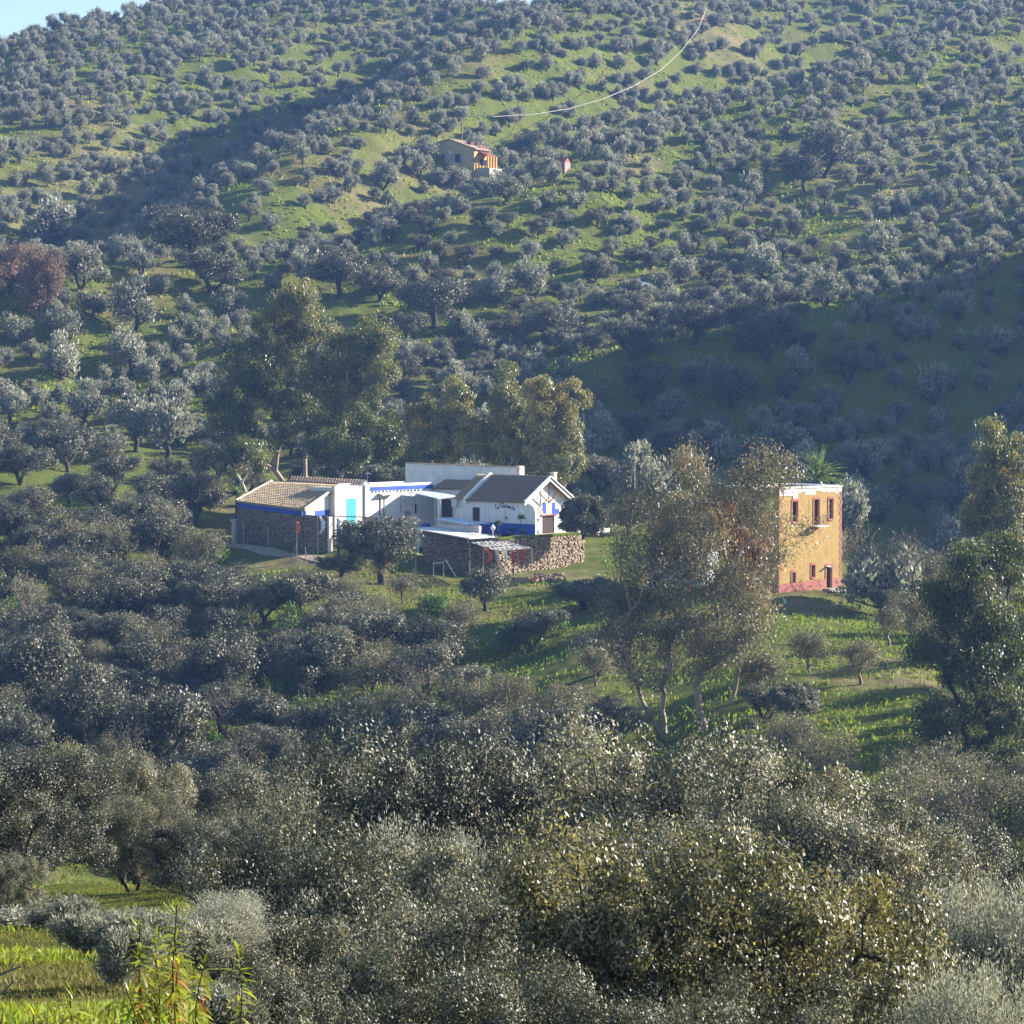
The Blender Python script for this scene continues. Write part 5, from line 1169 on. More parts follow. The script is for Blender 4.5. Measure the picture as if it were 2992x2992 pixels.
for (s0,z0,s1,z1) in ((-.5,zl_-.1,sa,za+.1),(sa,za+.1,vv.L+.6,zr_v-.15)):
    a=vv.pt(s0,z0,.3); b=vv.pt(s1,z1,.3); mb.hexa([a,b,b+Bk*dv,a+Bk*dv],[q+Vector((0,0,.2)) for q in (a,b,b+Bk*dv,a+Bk*dv)])
build_at(mb,'roof',m_tileg,villa)
for w_ in wr:
    mb=MB(); vv.panel(mb,w_,-.2,-.1); wo_=build_at(mb,'window',m_dark,villa)
    mb=MB(); vv.panel(mb,(w_[0]-.35,w_[0],w_[2],w_[3]),.02,.08); vv.panel(mb,(w_[1],w_[1]+.35,w_[2],w_[3]),.02,.08); sub(wo_,mb,'shutter',simple('sky_blue_paint',(0.16,0.34,0.62),.7,.1,2),villa)
w_=vv.rect(1310,441,1320,450); mb=MB(); vv.panel(mb,w_,-.01,.06); build_at(mb,'blue_window',m_sheetb,villa)
fvv=VP(vB,vB+Vector((-vv.n.x,-vv.n.y,0))*dv); 
zE_=zr_v-.3; hs=[]
mb=MB(); mb.extr([fvv.pt(.003,zV-5),fvv.pt(dv,zV-5),fvv.pt(dv,zE_),fvv.pt(.003,zE_)],-fvv.n*.35); build_at(mb,'front_wall',m_vo,villa)
pz0=zE_-1.2
mb=MB(); mb.extr([fvv.pt(2.0,pz0,2.4),fvv.pt(dv-.5,pz0,2.4),fvv.pt(dv-.5,pz0+.9,.0),fvv.pt(2.0,pz0+.9,.0)],(0,0,.22)); build_at(mb,'porch_roof',m_vr,villa)
for i in range(4):
    mb=MB(); mb.box(fvv.pt(2.2+i*(dv-2.9)/3,(zV-1+pz0)/2,2.2),.35,.35,pz0-zV+1,-.6); build_at(mb,'porch_column',m_vo,villa)
    if i<3: mb=MB(); fvv.panel(mb,(2.6+i*(dv-2.9)/3,3.7+i*(dv-2.9)/3,zV+.3,pz0-.6),.004,.06); build_at(mb,'porch_opening',m_dark,villa)
mb=MB(); mb.hexa([fvv.pt(1.2,zV-3.5,.01),fvv.pt(dv,zV-3.5,.01),fvv.pt(dv,zV-.4,.01),fvv.pt(1.2,zV-.4,.01)],[fvv.pt(1.2,zV-3.5,3.2),fvv.pt(dv,zV-3.5,3.2),fvv.pt(dv,zV-.4,3.2),fvv.pt(1.2,zV-.4,3.2)]); build_at(mb,'porch_base',m_conc,villa)
q=W(1374,430,D-2); mb=MB(); mb.box(q+Vector((0,0,-.1)),.95,.95,2.2,-.6); build_at(mb,'red_chimney',m_vr,villa); mb=MB(); mb.box(q+Vector((0,0,1.1)),1.15,1.15,.18,-.6); build_at(mb,'chimney_cap',m_vr,villa)
mb=MB(); mb.extr([fvv.pt(3,zE_+.0,.4),fvv.pt(dv+.2,zE_+.0,.4),fvv.pt(dv-1,zE_+1.3,-1.2),fvv.pt(4,zE_+1.3,-1.2)],(0,0,.15)); build_at(mb,'red_roof_section',m_vr,villa)
h=ground_hit(1640,505,540,680); q=Vector(h); hv=VP(plan(1613,h[1]+1),plan(1650,h[1]-1)); hv2=VP(plan(1650,h[1]-1),plan(1666,h[1]+1.5))
e=empty('small_red_roofed_hut',(q.x,q.y,q.z),0,'small pinkish hut with red roof right of the yellow villa','hut')
zt5=hv.hit(1630,474)[1]; mb=MB(); mb.extr([V3(hv.A,q.z-1.5),V3(hv.B,q.z-1.5),V3(hv2.B,q.z-1.5),V3(hv.A+(hv2.B-hv.B),q.z-1.5)],(0,0,zt5-q.z+1.5)); build_at(mb,'walls',simple('dull_pink_render',(0.27,0.20,0.18),.9,.1,1),e)
mb=MB(); A_,B_,C5,D5=V3(hv.A,zt5+.01),V3(hv.B,zt5+.01),V3(hv2.B,zt5+.01),V3(hv.A+(hv2.B-hv.B),zt5+.01); rg0=(A_+D5)/2+Vector((0,0,.9)); rg1=(B_+C5)/2+Vector((0,0,.9)); mb.poly([A_,B_,rg1,rg0]); mb.poly([C5,D5,rg0,rg1]); mb.poly([B_,C5,rg1]); mb.poly([D5,A_,rg0]); mb.poly([D5,C5,B_,A_]); build_at(mb,'roof',m_redwood,e)
mb=MB(); hv.panel(mb,(.8,1.6,q.z,q.z+1.9),.004,.05); build_at(mb,'door',m_brown,e)
# grey-blue barn on the skyline
q=W(1800,24,835); g_=gz(q.x,q.y); e=empty('skyline_barn',(q.x,q.y,g_),0,'grey-blue barn roof showing on the skyline between olive trees','barn'); mb=MB(); mb.box((q.x,q.y,g_+1.8),6.0,5,3.6,.2); build_at(mb,'walls',m_conc,e); mb=MB(); mb.box((q.x,q.y,g_+3.75),6.6,5.6,.3,.2); build_at(mb,'roof',m_sheetb,e)
# overhead cable
pts=[]
k=[(1350,340,640),(1440,341,650),(1560,334,665),(1660,318,680),(1760,290,700),(1850,252,720),(1930,205,745),(1990,150,770),(2040,85,795),(2064,25,815)]
P0=[]
for i,q in enumerate(k):
    gh=ground_hit(q[0],q[1]+(4 if i==len(k)-1 else 0),430,990); dd=(gh[1] if gh else 800)*(.985 if i in (0,len(k)-1) else .95); P0.append(W(q[0],q[1],dd))
e=empty('overhead_cable',tuple(P0[0]),0,'thick pale cable sagging across the hillside towards the crest','cable'); mb=MB(); mb.tube(P0,.085,5); build_at(mb,'cable_strand',m_conc,e)
for i,q in enumerate((P0[0],P0[-1])):
    g_=gz(q.x,q.y); e=empty('utility_pole',(q.x,q.y,g_),0,['slim utility pole among olives at the low end of the cable','slim utility pole on the crest at the high end of the cable'][i],'pole'); mb=MB(); mb.bar((q.x,q.y,g_-.5),q,.16,6,.12); build_at(mb,'shaft',m_twig,e)
# parked car
h=ground_hit(1862,842,430,620); e=empty('parked_car',(h[0],h[1],h[2]+.05),R(24),'white car parked on shaded grass between olive trees','car'); e.scale=(1,1,1)
mb=MB(); pr=[(-2.1,.35),(-2.15,.75),(-1.9,.95),(-1.1,1.02),(1.0,1.0),(1.75,.85),(2.1,.72),(2.15,.4)]
mb.extr([(x_,-.85,z_) for x_,z_ in pr],(0,1.7,0)); link('body',mesh_pd('body',mb.v,mb.f,simple('white_car_paint',(0.70,0.74,0.78),.3,.02,1,.5)),e)
mb=MB(); lo=[(-1.6,-.8,1.01),(1.1,-.8,1.01),(1.1,.8,1.01),(-1.6,.8,1.01)]; hi=[(-1.2,-.66,1.48),(.35,-.66,1.48),(.35,.66,1.48),(-1.2,.66,1.48)]; mb.hexa(lo,hi); link('window_band',mesh_pd('window_band',mb.v,mb.f,m_dark),e)
mb=MB(); mb.box((-.42,0,1.51),1.6,1.36,.05); link('roof_panel',mesh_pd('roof_panel',mb.v,mb.f,bpy.data.materials['white_car_paint']),e)
mb=MB(); mb.bar((0,-.1,0),(0,.1,0),.33,14); wm_=mesh_pd('wheel',mb.v,mb.f,m_black)
for x_ in (-1.35,1.35):
    for y_ in (-.8,.8): o=link('wheel',wm_,e); o.location=(x_,y_,.33)
mb=MB(); mb.box((2.13,0,.6),.04,.3,.12); 
for y_ in (-.6,.6): mb=MB(); mb.box((2.12,y_,.68),.06,.3,.14); link('headlight',mesh_pd('headlight',mb.v,mb.f,m_cleanw),e)
# ------------------------------------------------------------------ eucalyptus trees, shaped blob by blob
U=1.5487   # the blob lists are in 1932-pixel photo units
def custom_tree(name, base_u, base_v, D, blobs, n_att, n_leaf, mleaf, mbark, r0, stems, label, cat='tree', leafL=.24, leafW=.07, seed=1, axis='down', sig=(.5,.5,.45), shell=.55, group=None, tg=None, forkf=.28, tmean=.45, zsink=.3, g0=None, dens=1.25):
    r=np.random.default_rng(seed); bp=W(base_u*U,base_v*U,D); g_=gz(bp.x,D) if g0 is None else g0; B=[]
    for (u,v,ru,rv_) in blobs:
        dd=D+r.normal()*ru*U/F*D*.5; c=W(u*U,v*U,dd); s_=U/F*D
        B.append((c.x-bp.x,c.y-D,c.z-g_,ru*s_,ru*s_*.9,rv_*s_))
    top=max(b[2] for b in B); cx_=sum(b[0] for b in B)/len(B)
    v=make_tree(name,seed,B,n_att,int(n_leaf*dens),sig,leafL*1.45,leafW*2.0,(cx_*.25,0,top*forkf),r0*.6,mleaf,mbark,axis,stems=stems,shell=shell,tintgrad=tg,sides=6,wig=.06,tmean=tmean)
    e=place(v,name,(bp.x,D,g_-zsink),1.0,0,label,cat,group); return e
toptint=lambda h,k: (lambda C: np.clip((C[:,2]-h)/6,0,1)*k)
custom_tree('eucalyptus_tree',545,885,384,[(555,585,50,50),(520,630,60,50),(590,640,48,55),(475,690,55,55),(545,710,62,55),(440,775,52,55),(505,800,55,50),(590,790,55,50),(460,845,50,35),(560,560,30,30)],260,46000,m_euca,m_palebark,.75,2,'tallest dark eucalyptus with forked tan trunk behind the low tiled farmhouse',seed=11,dens=1.8,tg=toptint(17,.16),sig=(.62,.62,.55),forkf=.12)
custom_tree('eucalyptus_tree',628,890,378,[(690,640,42,45),(650,670,42,45),(705,700,40,50),(660,770,55,50),(712,820,38,45),(640,845,50,38),(600,700,30,40)],200,34000,m_euca,m_palebark,.5,2,'broad eucalyptus with brownish top just right of the tallest one',seed=12,dens=1.7,tg=toptint(12,.15),sig=(.6,.6,.55),forkf=.18)
custom_tree('eucalyptus_tree',467,928,354,[(462,850,38,28),(485,865,20,22),(440,880,20,18)],60,7000,m_euca,simple('chalky_white_bark',(0.62,0.52,0.42),.8,.2,3),.30,1,'slender eucalyptus with chalky white trunk at the left end of the tiled roof',seed=13,forkf=.45)
custom_tree('eucalyptus_tree',830,895,374,[(800,800,38,50),(855,755,42,45),(870,820,50,45),(815,850,45,35)],130,24000,m_euca,m_palebark,.4,2,'olive-green eucalyptus behind the blue-banded courtyard wing',seed=14,dens=1.6,tg=toptint(7,.15),sig=(.55,.55,.5),forkf=.15)
custom_tree('eucalyptus_tree',940,895,372,[(957,715,22,30),(950,770,34,45),(925,830,42,40),(960,840,40,40)],110,20000,m_euca,m_palebark,.4,2,'narrow pointed eucalyptus behind the long white building',seed=15,dens=1.6,tg=toptint(9,.2),sig=(.5,.5,.5),forkf=.15)
custom_tree('eucalyptus_tree',1030,898,368,[(1018,740,30,35),(1074,745,32,35),(1040,795,50,45),(1070,830,38,45),(1010,850,40,35),(1060,870,40,25)],150,28000,m_euca,m_palebark,.45,3,'rusty-topped double eucalyptus behind the farmhouse gable',seed=16,dens=1.5,tg=toptint(8,.18),sig=(.5,.5,.5),forkf=.12)
custom_tree('eucalyptus_tree',1255,1445,243,[(1300,885,38,42),(1222,905,28,35),(1185,965,42,45),(1255,965,50,50),(1200,1050,60,55),(1275,1050,60,60),(1240,1150,85,60),(1175,1180,55,55),(1225,1250,60,45),(1150,1110,35,40)],280,50000,m_eucag,m_palebark,.50,8,'tall airy many-stemmed eucalyptus in front of the yard, left of the tower house',seed=17,leafL=.17,leafW=.045,sig=(.62,.62,.6),tg=toptint(20,.12),forkf=.1,tmean=.60,dens=.74)
custom_tree('eucalyptus_tree',1330,1430,241,[(1440,885,52,42),(1395,930,50,50),(1330,960,40,50),(1430,980,40,35),(1340,1060,60,60),(1400,1090,50,50),(1360,1180,70,60),(1320,1235,50,35),(1490,1000,28,16),(1450,1045,30,18),(1420,1160,30,40)],280,42000,m_eucag,m_palebark,.45,8,'airy eucalyptus whose slanting branches cross the ochre tower house',seed=18,leafL=.17,leafW=.045,sig=(.62,.62,.6),tg=toptint(21,.15),forkf=.1,tmean=.60,dens=.74)
custom_tree('rusty_tree',1375,1400,246,[(1385,960,38,35),(1405,1040,40,45),(1410,1130,30,30)],90,6000,m_eucared,m_palebark,.25,3,'rust-coloured thin eucalyptus mixed into the airy crowns beside the tower',seed=19,leafL=.20,leafW=.06,sig=(.5,.5,.5),forkf=.1)
custom_tree('eucalyptus_tree',1828,1530,212,[(1835,1060,48,45),(1895,1050,42,50),(1785,1125,45,50),(1850,1150,55,50),(1900,1200,50,60),(1765,1215,42,45),(1830,1255,60,50),(1885,1330,55,50),(1780,1340,50,45),(1755,1415,40,45),(1850,1420,55,45),(1900,1430,35,40)],300,52000,m_euca,m_darkbark,.55,3,'large dark eucalyptus with thick trunk at the right edge',seed=20,leafL=.18,leafW=.05,sig=(.45,.45,.4),forkf=.15,tmean=.36)
custom_tree('eucalyptus_tree',1905,1075,300,[(1872,830,36,40),(1915,860,40,45),(1858,905,38,40),(1905,950,50,45),(1845,965,38,38),(1895,1010,45,30)],150,22000,m_euca,m_palebark,.4,3,'brownish rounded eucalyptus in the upper right corner above the big dark one',seed=22,tg=toptint(9,.15),sig=(.5,.5,.45),forkf=.15)
custom_tree('eucalyptus_tree',1960,1500,222,[(1935,1150,40,60),(1950,1250,50,60),(1945,1380,45,60)],90,14000,m_euca,m_darkbark,.4,2,'eucalyptus cut off by the right edge of the picture',seed=23,leafL=.18,leafW=.05)
# courtyard oak and dark round tree
def top_tree(v, name, px, ytop, wpx, D, label, cat='tree', group=None, hv=None, wv=None, rz=None, g0=None):
    hv=v['h']; wv=v['w']
    x,_=XY(px,D); g_=gz(x,D) if g0 is None else g0; zt=W(px,ytop,D).z; h_=max(zt-g_,.6); sc=max(wpx/F*D/wv,h_/v['h']/1.4)
    return place(v,name,(x,D,g_-.1),sc,rv.random()*6.28 if rz is None else rz,label,cat,group,sz=h_/hv)
top_tree(HOLM[1],'holm_oak',1115,1508,245,316,'dark holm oak with visible trunk standing in front of the courtyard',hv=4.6,wv=6.6)
custom_tree('carob_tree',1100,1005,331,[(1098,962,32,27),(1078,978,16,20),(1122,980,22,22)],120,26000,m_holm,m_darkbark,.25,2,'dense round dark tree beside the farmhouse gable',seed=31,leafL=.16,leafW=.10,axis='out',sig=(.35,.35,.3),shell=.7,tmean=.33,g0=-18.2)
top_tree(OLIVE[2],'olive_tree',2585,1600,240,292,'silvery olive tree immediately right of the tower house',hv=4.0,wv=5.6)
top_tree(BARE[0],'bare_tree',2502,1512,70,310,'leafless pale tree rising behind the olive right of the tower',hv=4.2,wv=4.4)
top_tree(BARE[1],'bare_tree',2640,1540,150,305,'leafless reddish-grey shrub behind the olive, farther right',hv=4.2,wv=4.4)
# palms
def palm(loc, h, L, n, label, seed, spread=1.0):
    e=empty('palm_tree',loc,0,label,'palm'); mb=MB(); mb.bar((0,0,-.3),(0,0,h),.32,8,.26); link('trunk',mesh_pd('trunk',mb.v,mb.f,m_bark),e)
    r=np.random.default_rng(seed); Vs=[];Qs=[];ti=[];k=0
    for i in range(n):
        a=r.random()*6.283; el=R(10+75*r.random()**.8); p_=np.array([0,0,h]); d=np.array([math.cos(a)*math.cos(el),math.sin(a)*math.cos(el),math.sin(el)]); l_=L*(.8+.3*r.random()); cs=[];ts=[]
        for s_ in range(16):
            q=p_+d*l_/16; d=d+np.array([0,0,-.075]); d/=np.linalg.norm(d); side=np.cross(d,[0,0,1]); side/=np.linalg.norm(side)+1e-6
            if s_>1:
                for sg in (-1,1):
                    for o_ in (0,.5):
                        t_=side*sg*.8+d*.7+np.array([0,0,.25]); t_/=np.linalg.norm(t_); ll=.55*math.sin(math.pi*min(.95,(s_+o_)/16+.12)); cs.append(p_+(q-p_)*o_+t_*ll/2); ts.append((t_,ll))
            else: cs.append((p_+q)/2); ts.append((d,l_/16*1.2))
            p_=q
        V,Q=leaf_quads(r,np.array(cs),np.array([t[0] for t in ts]),np.array([t[1] for t in ts]),np.full(len(cs),.075)); me_=mesh_np('frond',V,Q,np.clip(.55+.15*r.normal(size=len(cs))+.1*r.normal(),0,1),m_palm); link('frond',me_,e)
    return e
x,_=XY(2392,322); zc_=W(2392,1405,322).z; g_=gz(x,322); palm((x,322,g_),zc_-g_,4.0,75,'palm tree with arching fronds rising behind the tower house roof',5)
x,_=XY(692,350); zc_=W(692,1452,350).z; g_=gz(x,350); palm((x,350,g_),max(.8,zc_-g_),2.2,26,'small palm at the left end of the low tiled roof',6)
h=ground_hit(1365,872,430,620); palm(h,1.0,2.2,22,'pale green palm half hidden among the olives above the farmhouse',7)
# rust-coloured oaks at the left edge
h=ground_hit(90,872,430,560)
for i,(px,yt,w_,D,lab) in enumerate([(20,712,140,h[1],'orange-brown leafless-looking oak cut by the left edge'),(120,725,130,h[1]-6,'pinkish-brown oak just right of the orange-brown one')]):
    r=np.random.default_rng(700+i); v=make_tree('rust_oak',700+i,rblobs(r,8,2.6,3.4,1.9,1.1,1.0),160,12000,(.35,.35,.32),.2,.12,(0,0,1.2),.25,m_rust,m_twig,'out',stems=2,shell=.55,tmean=.6-.2*i)
    top_tree(v,'rust_oak',px,yt,w_*1.15,D,lab,hv=6.2,wv=6.6)
# ------------------------------------------------------------------ scrub on the slopes of the spur
def gap(px,py):
    if 850<px<1190 and 1610<py<1730: return .10
    if 2180<px<2540 and py<1900: return 0
    if 1780<px<2250 and py<2480: return .05
    if 1230<px<1850 and 1690<py<2080: return .20
    if 2150<px<2760 and 1760<py<2330: return .16
    if 1100<px<1400 and 1690<py<1800: return .35
    if 600<px<1230 and 1585<py<1790: return 0.04
    if px<600 and py<1640: return .8
    if px<900: return .85
    if 2750<px and 2200<py<2450: return .25
    return .95
cnt={}; G_scrub=[]
NAMES={'h':('holm_oak_scrub','dark low holm oak scrub'),'s':('grey_shrub','greyish twiggy shrub'),'b':('green_bush','fresh green bush'),'t':('bare_shrub','bare brownish shrub')}
for gy in np.arange(158,344,4.4):
    for gx_ in np.arange(-75,75,4.4):
        x=gx_+rv.normal()*.9; y=gy+rv.normal()*.9; g_=gz(x,y); px=CX+F*x/y; py=HY-F*g_/y
        if not(-380<px<3380): continue
        if 1180<px<1800 and 312<y: continue
        if y<206 and px<2600: continue
        tkD=float(np.interp(px,[93,290,450,560,743,983],[372,358,350,343,336,324]))
        if px<1030 and y>tkD-3.5: continue
        if px>=1030 and y>322: continue
        if 2180<px<2560 and y>291: continue
        if 600<px<1000 and y>300 and rv.random()<.5: continue
        if rv.random()>gap(px,py): continue
        q=rv.random()
        left_dark= px<950
        k='h' if q<(.45 if left_dark else .30) else ('s' if q<.72 else ('t' if q<.84 else 'b'))
        if px>2100 and q<.5: k='s'
        G_scrub.append((y,x,g_,px,py,k))
G_scrub.sort()
cn={'h':0,'s':0,'b':0,'t':0}
def zone2(px,py):
    vz='low on the spur, near the ravine' if py>2050 else ('halfway down the spur' if py>1830 else 'just below the farmyard level')
    hz='far left' if px<450 else ('left' if px<950 else ('below the lean-to' if px<1600 else ('under the airy eucalyptus' if px<2150 else ('below the tower house' if px<2650 else 'far right'))))
    return vz,hz
restS=[]
sband=lambda q:(q[5],int((345-q[0])//12))
SO=ordlab(G_scrub,sband,lambda q:q[3])
for si,(y,x,g_,px,py,k) in enumerate(G_scrub):
    cn[k]+=1
    V_={'h':HOLM,'s':SCRUB,'b':BUSH,'t':BARE}[k]; i_=rv.integers(0,len(V_)); sc=(.75+.55*rv.random()) if k=='h' else ((.9+.8*rv.random()) if k!='b' else 1.2+1.0*rv.random())
    if px>1300 and k=='h': sc*=.8
    if cn[k]<=290:
        nm,lb=NAMES[k]; vz,hz=zone2(px,py)
        place(V_[i_],nm,(x,y,g_-.1),sc,rv.random()*6.28,f"{lb}, {SO[si]} in the {ORD[sband(G_scrub[si])[1]].strip() or 'first'} row below the farmyard",'shrub',f'{lb}s {vz}, {hz}',sz=sc*(.85+.3*rv.random()))
    else: restS.append((x,y,g_-.1))
print('scrub',cn,len(restS))
# taller oaks standing on the spur (column, top row, width, depth)
for (px,yt,w_,D,lab) in [(1420,1655,160,306,'small grey holm oak below the lean-to, left of the plank fence'),(1560,1780,190,285,'rounded grey oak on the bright green slope below the lean-to'),(1250,1800,240,282,'broad twiggy oak on the green slope, below the shaded wall'),(1700,1690,220,300,'grey oak at the foot of the terrace, left of the airy eucalyptus'),
    (330,1680,260,300,'grey leafy oak on the shaded slope at the far left'),(480,1640,240,306,'dark oak below the dirt track, left of the stone farmhouse'),(640,1650,260,304,'brownish oak below the stone front of the farmhouse'),(120,1840,320,262,'pale-tipped oak in the dark ravine at the left edge'),(250,1930,260,250,'pale oak in the ravine, right of the left edge one'),
    (650,1840,200,268,'narrow grey oak in the dark ravine left of centre'),(470,2010,240,240,'rounded oak deep in the ravine on the left'),(900,1830,260,275,'grey oak at the right side of the dark ravine'),(2330,1990,170,235,'dark green round bush on the grassy slope below the tower'),(2240,2000,150,238,'dense green bush left of the dark one on the grassy slope'),
    (1000,2040,260,236,'silver-grey shrub tree at the foot of the spur'),(1570,2060,120,225,'small dark blue-green conifer-like tree below the green slope')]:
    top_tree(HOLM[rv.integers(0,5)],'holm_oak',px,yt,w_,D,lab,hv=4.6,wv=6.4,group='oaks on the slopes of the spur')
# dirt track along the spur to the farmyard
tp=[(-60,1430,380),(93,1464,372),(290,1522,358),(450,1549,350),(559,1573,343),(743,1603,336),(880,1625,330),(985,1641,324)]
tc=[Vector((*XY(px,(ground_hit(px,py,300,420) or (0,D,0))[1]),0)) for px,py,D in tp]
TC=[]
for a,b in zip(tc[:-1],tc[1:]):
    for i in range(14): TC.append(a.lerp(b,i/14))
TC.append(tc[-1]); V=[];Fq=[]
for i,q in enumerate(TC):
    d=(TC[min(i+1,len(TC)-1)]-TC[max(i-1,0)]).normalized(); n_=Vector((-d.y,d.x,0))
    for k in range(5): w_=(k-2)/2*1.25; p_=q+n_*w_; V.append((p_.x,p_.y,gz(p_.x,p_.y)+.05))
    if i: 
        for k in range(4): a=(i-1)*5+k; Fq.append((a,a+1,a+6,a+5))
o=link('dirt_track',mesh_pd('dirt_track',V,Fq,m_track,True)); o['kind']='structure'

# ------------------------------------------------------------------ foreground trees
FG=[(60,2185,430,74,0),(350,2185,330,88,1),(690,2215,330,112,2),(930,2260,270,104,0),(1350,2150,620,76,1),(1120,2195,320,84,2),(1690,2200,330,86,0),(2080,2140,420,72,1),(2290,2280,380,61,2),(2480,2370,380,59,0),(2830,2410,350,82,1),(2660,2450,380,66,2),
    (1000,2440,520,49,1),(800,2400,340,63,0),(560,2365,360,67,2),(5,2480,200,54,1),(1450,2490,640,46,2),(1880,2400,380,51,0),(2080,2420,600,31,1),(1150,2640,700,31,0),(1650,2660,600,33,2),(2500,2650,580,33,0),(1400,2830,640,24,1),(2120,2850,640,22,2),(830,2830,360,27,0),(2800,2650,450,40,2),(1780,2870,500,23,0)]
SKY=([0,200,350,500,690,830,930,1100,1350,1550,1700,1850,2080,2200,2300,2480,2600,2680,2830,2992],[2230,2300,2230,2330,2260,2370,2310,2250,2200,2220,2270,2330,2220,2270,2340,2420,2530,2500,2450,2560])
rf=np.random.default_rng(77); fill=0
rows_=[100,80,66,54,44,36,29,24]
for D,dy0,dx in ((100,45,300),(80,95,290),(66,170,300),(54,260,320),(44,360,330),(36,470,340),(29,590,380),(24,720,430)):
    px=-100+rf.random()*150; fk=0
    while px<(3700 if D<60 else 3400):
        yt=float(np.interp(px,*SKY))+dy0+rf.normal()*30; w_=dx*(1.0+.3*rf.random())
        clear=(px<420 and D<70) or (px<620 and D<40)
        if not clear and yt<3100:
            top_tree(NEARH[rf.integers(0,3)] if rf.random()<.92 else NEARO[0],'holm_oak_bush',px,yt,w_*1.15,D+rf.normal()*1.5,f'bushy evergreen, {ordn(fk)} in the {ORD[rows_.index(D)].strip() or "farthest"} row of foreground foliage','tree','bushy trees packed together in the foreground'); fill+=1; fk+=1
        px+=w_*1.15
names_fg=['broad holm oak filling the left edge of the foreground','holm oak with visible dark forked trunk on the left of the foreground','rounded holm oak in the middle row left of centre','holm oak tip just left of the big central oak','largest central foreground holm oak with rounded top','holm oak shoulder at the left of the largest central oak','holm oak right of the largest central oak','tall holm oak right of centre, reaching up to the airy eucalyptus','holm oak sloping down right of the tall one','holm oak with loose top below the grassy slope','holm oak with pointed tips before the dark hollow at right','greyish holm oak left of the pointed-tip one',
    'pale-leaved holm oak bush left of centre','dark holm oak behind the silvery bush','holm oak above the silvery olive at left','holm oak at the left edge above the grass','big dark holm oak in the middle of the foreground','narrow yellowish holm oak between two big ones','brightest holm oak with large yellow-green leaves','sparkling holm oak bush at the bottom left of centre','sparkling holm oak bush at the bottom centre','bright-leaved holm oak at lower right','holm oak foliage at the bottom edge, centre','holm oak foliage at the bottom edge, right of centre','small holm oak at the bottom behind the tall leafy shoots','dense holm oak at lower right edge','small bushy holm oak at the bottom edge between two bigger ones']
for (px,yt,w_,D,vi),lab in zip(FG,names_fg):
    top_tree(YELH if 'yellow-green' in lab else NEARH[vi],'holm_oak',px,yt,w_*1.2,D,lab,hv=5.3,wv=7.4,group='holm oaks in the foreground')
for (px,yt,w_,D,lab) in [(620,2600,380,42,'bright silvery olive bush left of the sparkling holm oaks'),(2920,2580,420,40,'silvery olive at the lower right edge'),(2800,2810,520,27,'olive with thin leaves in the bottom right corner'),(290,2760,190,40,'thin young olive beside the grass patch'),(470,2850,260,30,'grey olive bush behind the tall leafy shoots'),(250,2790,210,30,'low grey bush between the lower grass patch and the tall shoots'),(345,2830,230,24,'small olive bush directly left of the tall shoots'),(640,2900,300,24,'grey olive shoots at the bottom edge, left'),(30,2700,300,42,'grey olive bush at the left edge between the two grass patches'),(190,2710,260,38,'low olive bush below the larger grass patch'),(330,2695,260,40,'olive bush right of the larger grass patch, above the tall shoots'),(430,2790,280,28,'grey olive bush just behind the top of the tall shoots'),(560,2760,280,30,'silvery bush right of the tall shoots')]:
    top_tree(NEARO[0] if w_>370 else NEARS,'olive_tree',px,yt,w_,D,lab,hv=4.9,wv=5.6,group='olive bushes in the foreground')
# tall leafy shoots (bottom left) with every leaf a piece of its own
m_shoot=leafmat('shoot_leaf',[(0,(0.16,0.20,0.02)),(.5,(0.30,0.34,0.035)),(.8,(0.45,0.42,0.05)),(1,(0.55,0.22,0.04))],rough=.35,spec=.6,trans=.5,tcol=(1.1,1.1,.5))
m_shootd=leafmat('old_shoot_leaf',[(0,(0.12,0.13,0.02)),(.5,(0.22,0.19,0.03)),(1,(0.50,0.16,0.04))],rough=.4,spec=.5,trans=.4,tcol=(1.1,1.0,.5))
def shoot_leaf(L,Wd,sag,tv):
    xs=[0,.18,.5,.8,1.0]; wd=[.12,.75,1.0,.55,0.02]; V=[];Q=[]
    for a,b in zip(xs,wd):
        z=-sag*a*a*L; V+=[(a*L,-b*Wd/2,z+.12*b*Wd),(a*L,0,z),(a*L,b*Wd/2,z+.12*b*Wd)]
    for i in range(4): Q+=[(3*i,3*i+1,3*i+4,3*i+3),(3*i+1,3*i+2,3*i+5,3*i+4)]
    return V,Q
LM=[]
for i in range(8):
    V,Q=shoot_leaf(.085+.015*(i%3),.022,.15+.12*(i%4),0); LM.append(mesh_np('leaf',np.array(V),np.array(Q),np.full(8,[.2,.4,.55,.7,.35,.5,.85,.3][i]),m_shoot if i<6 else m_shootd,smooth=True))
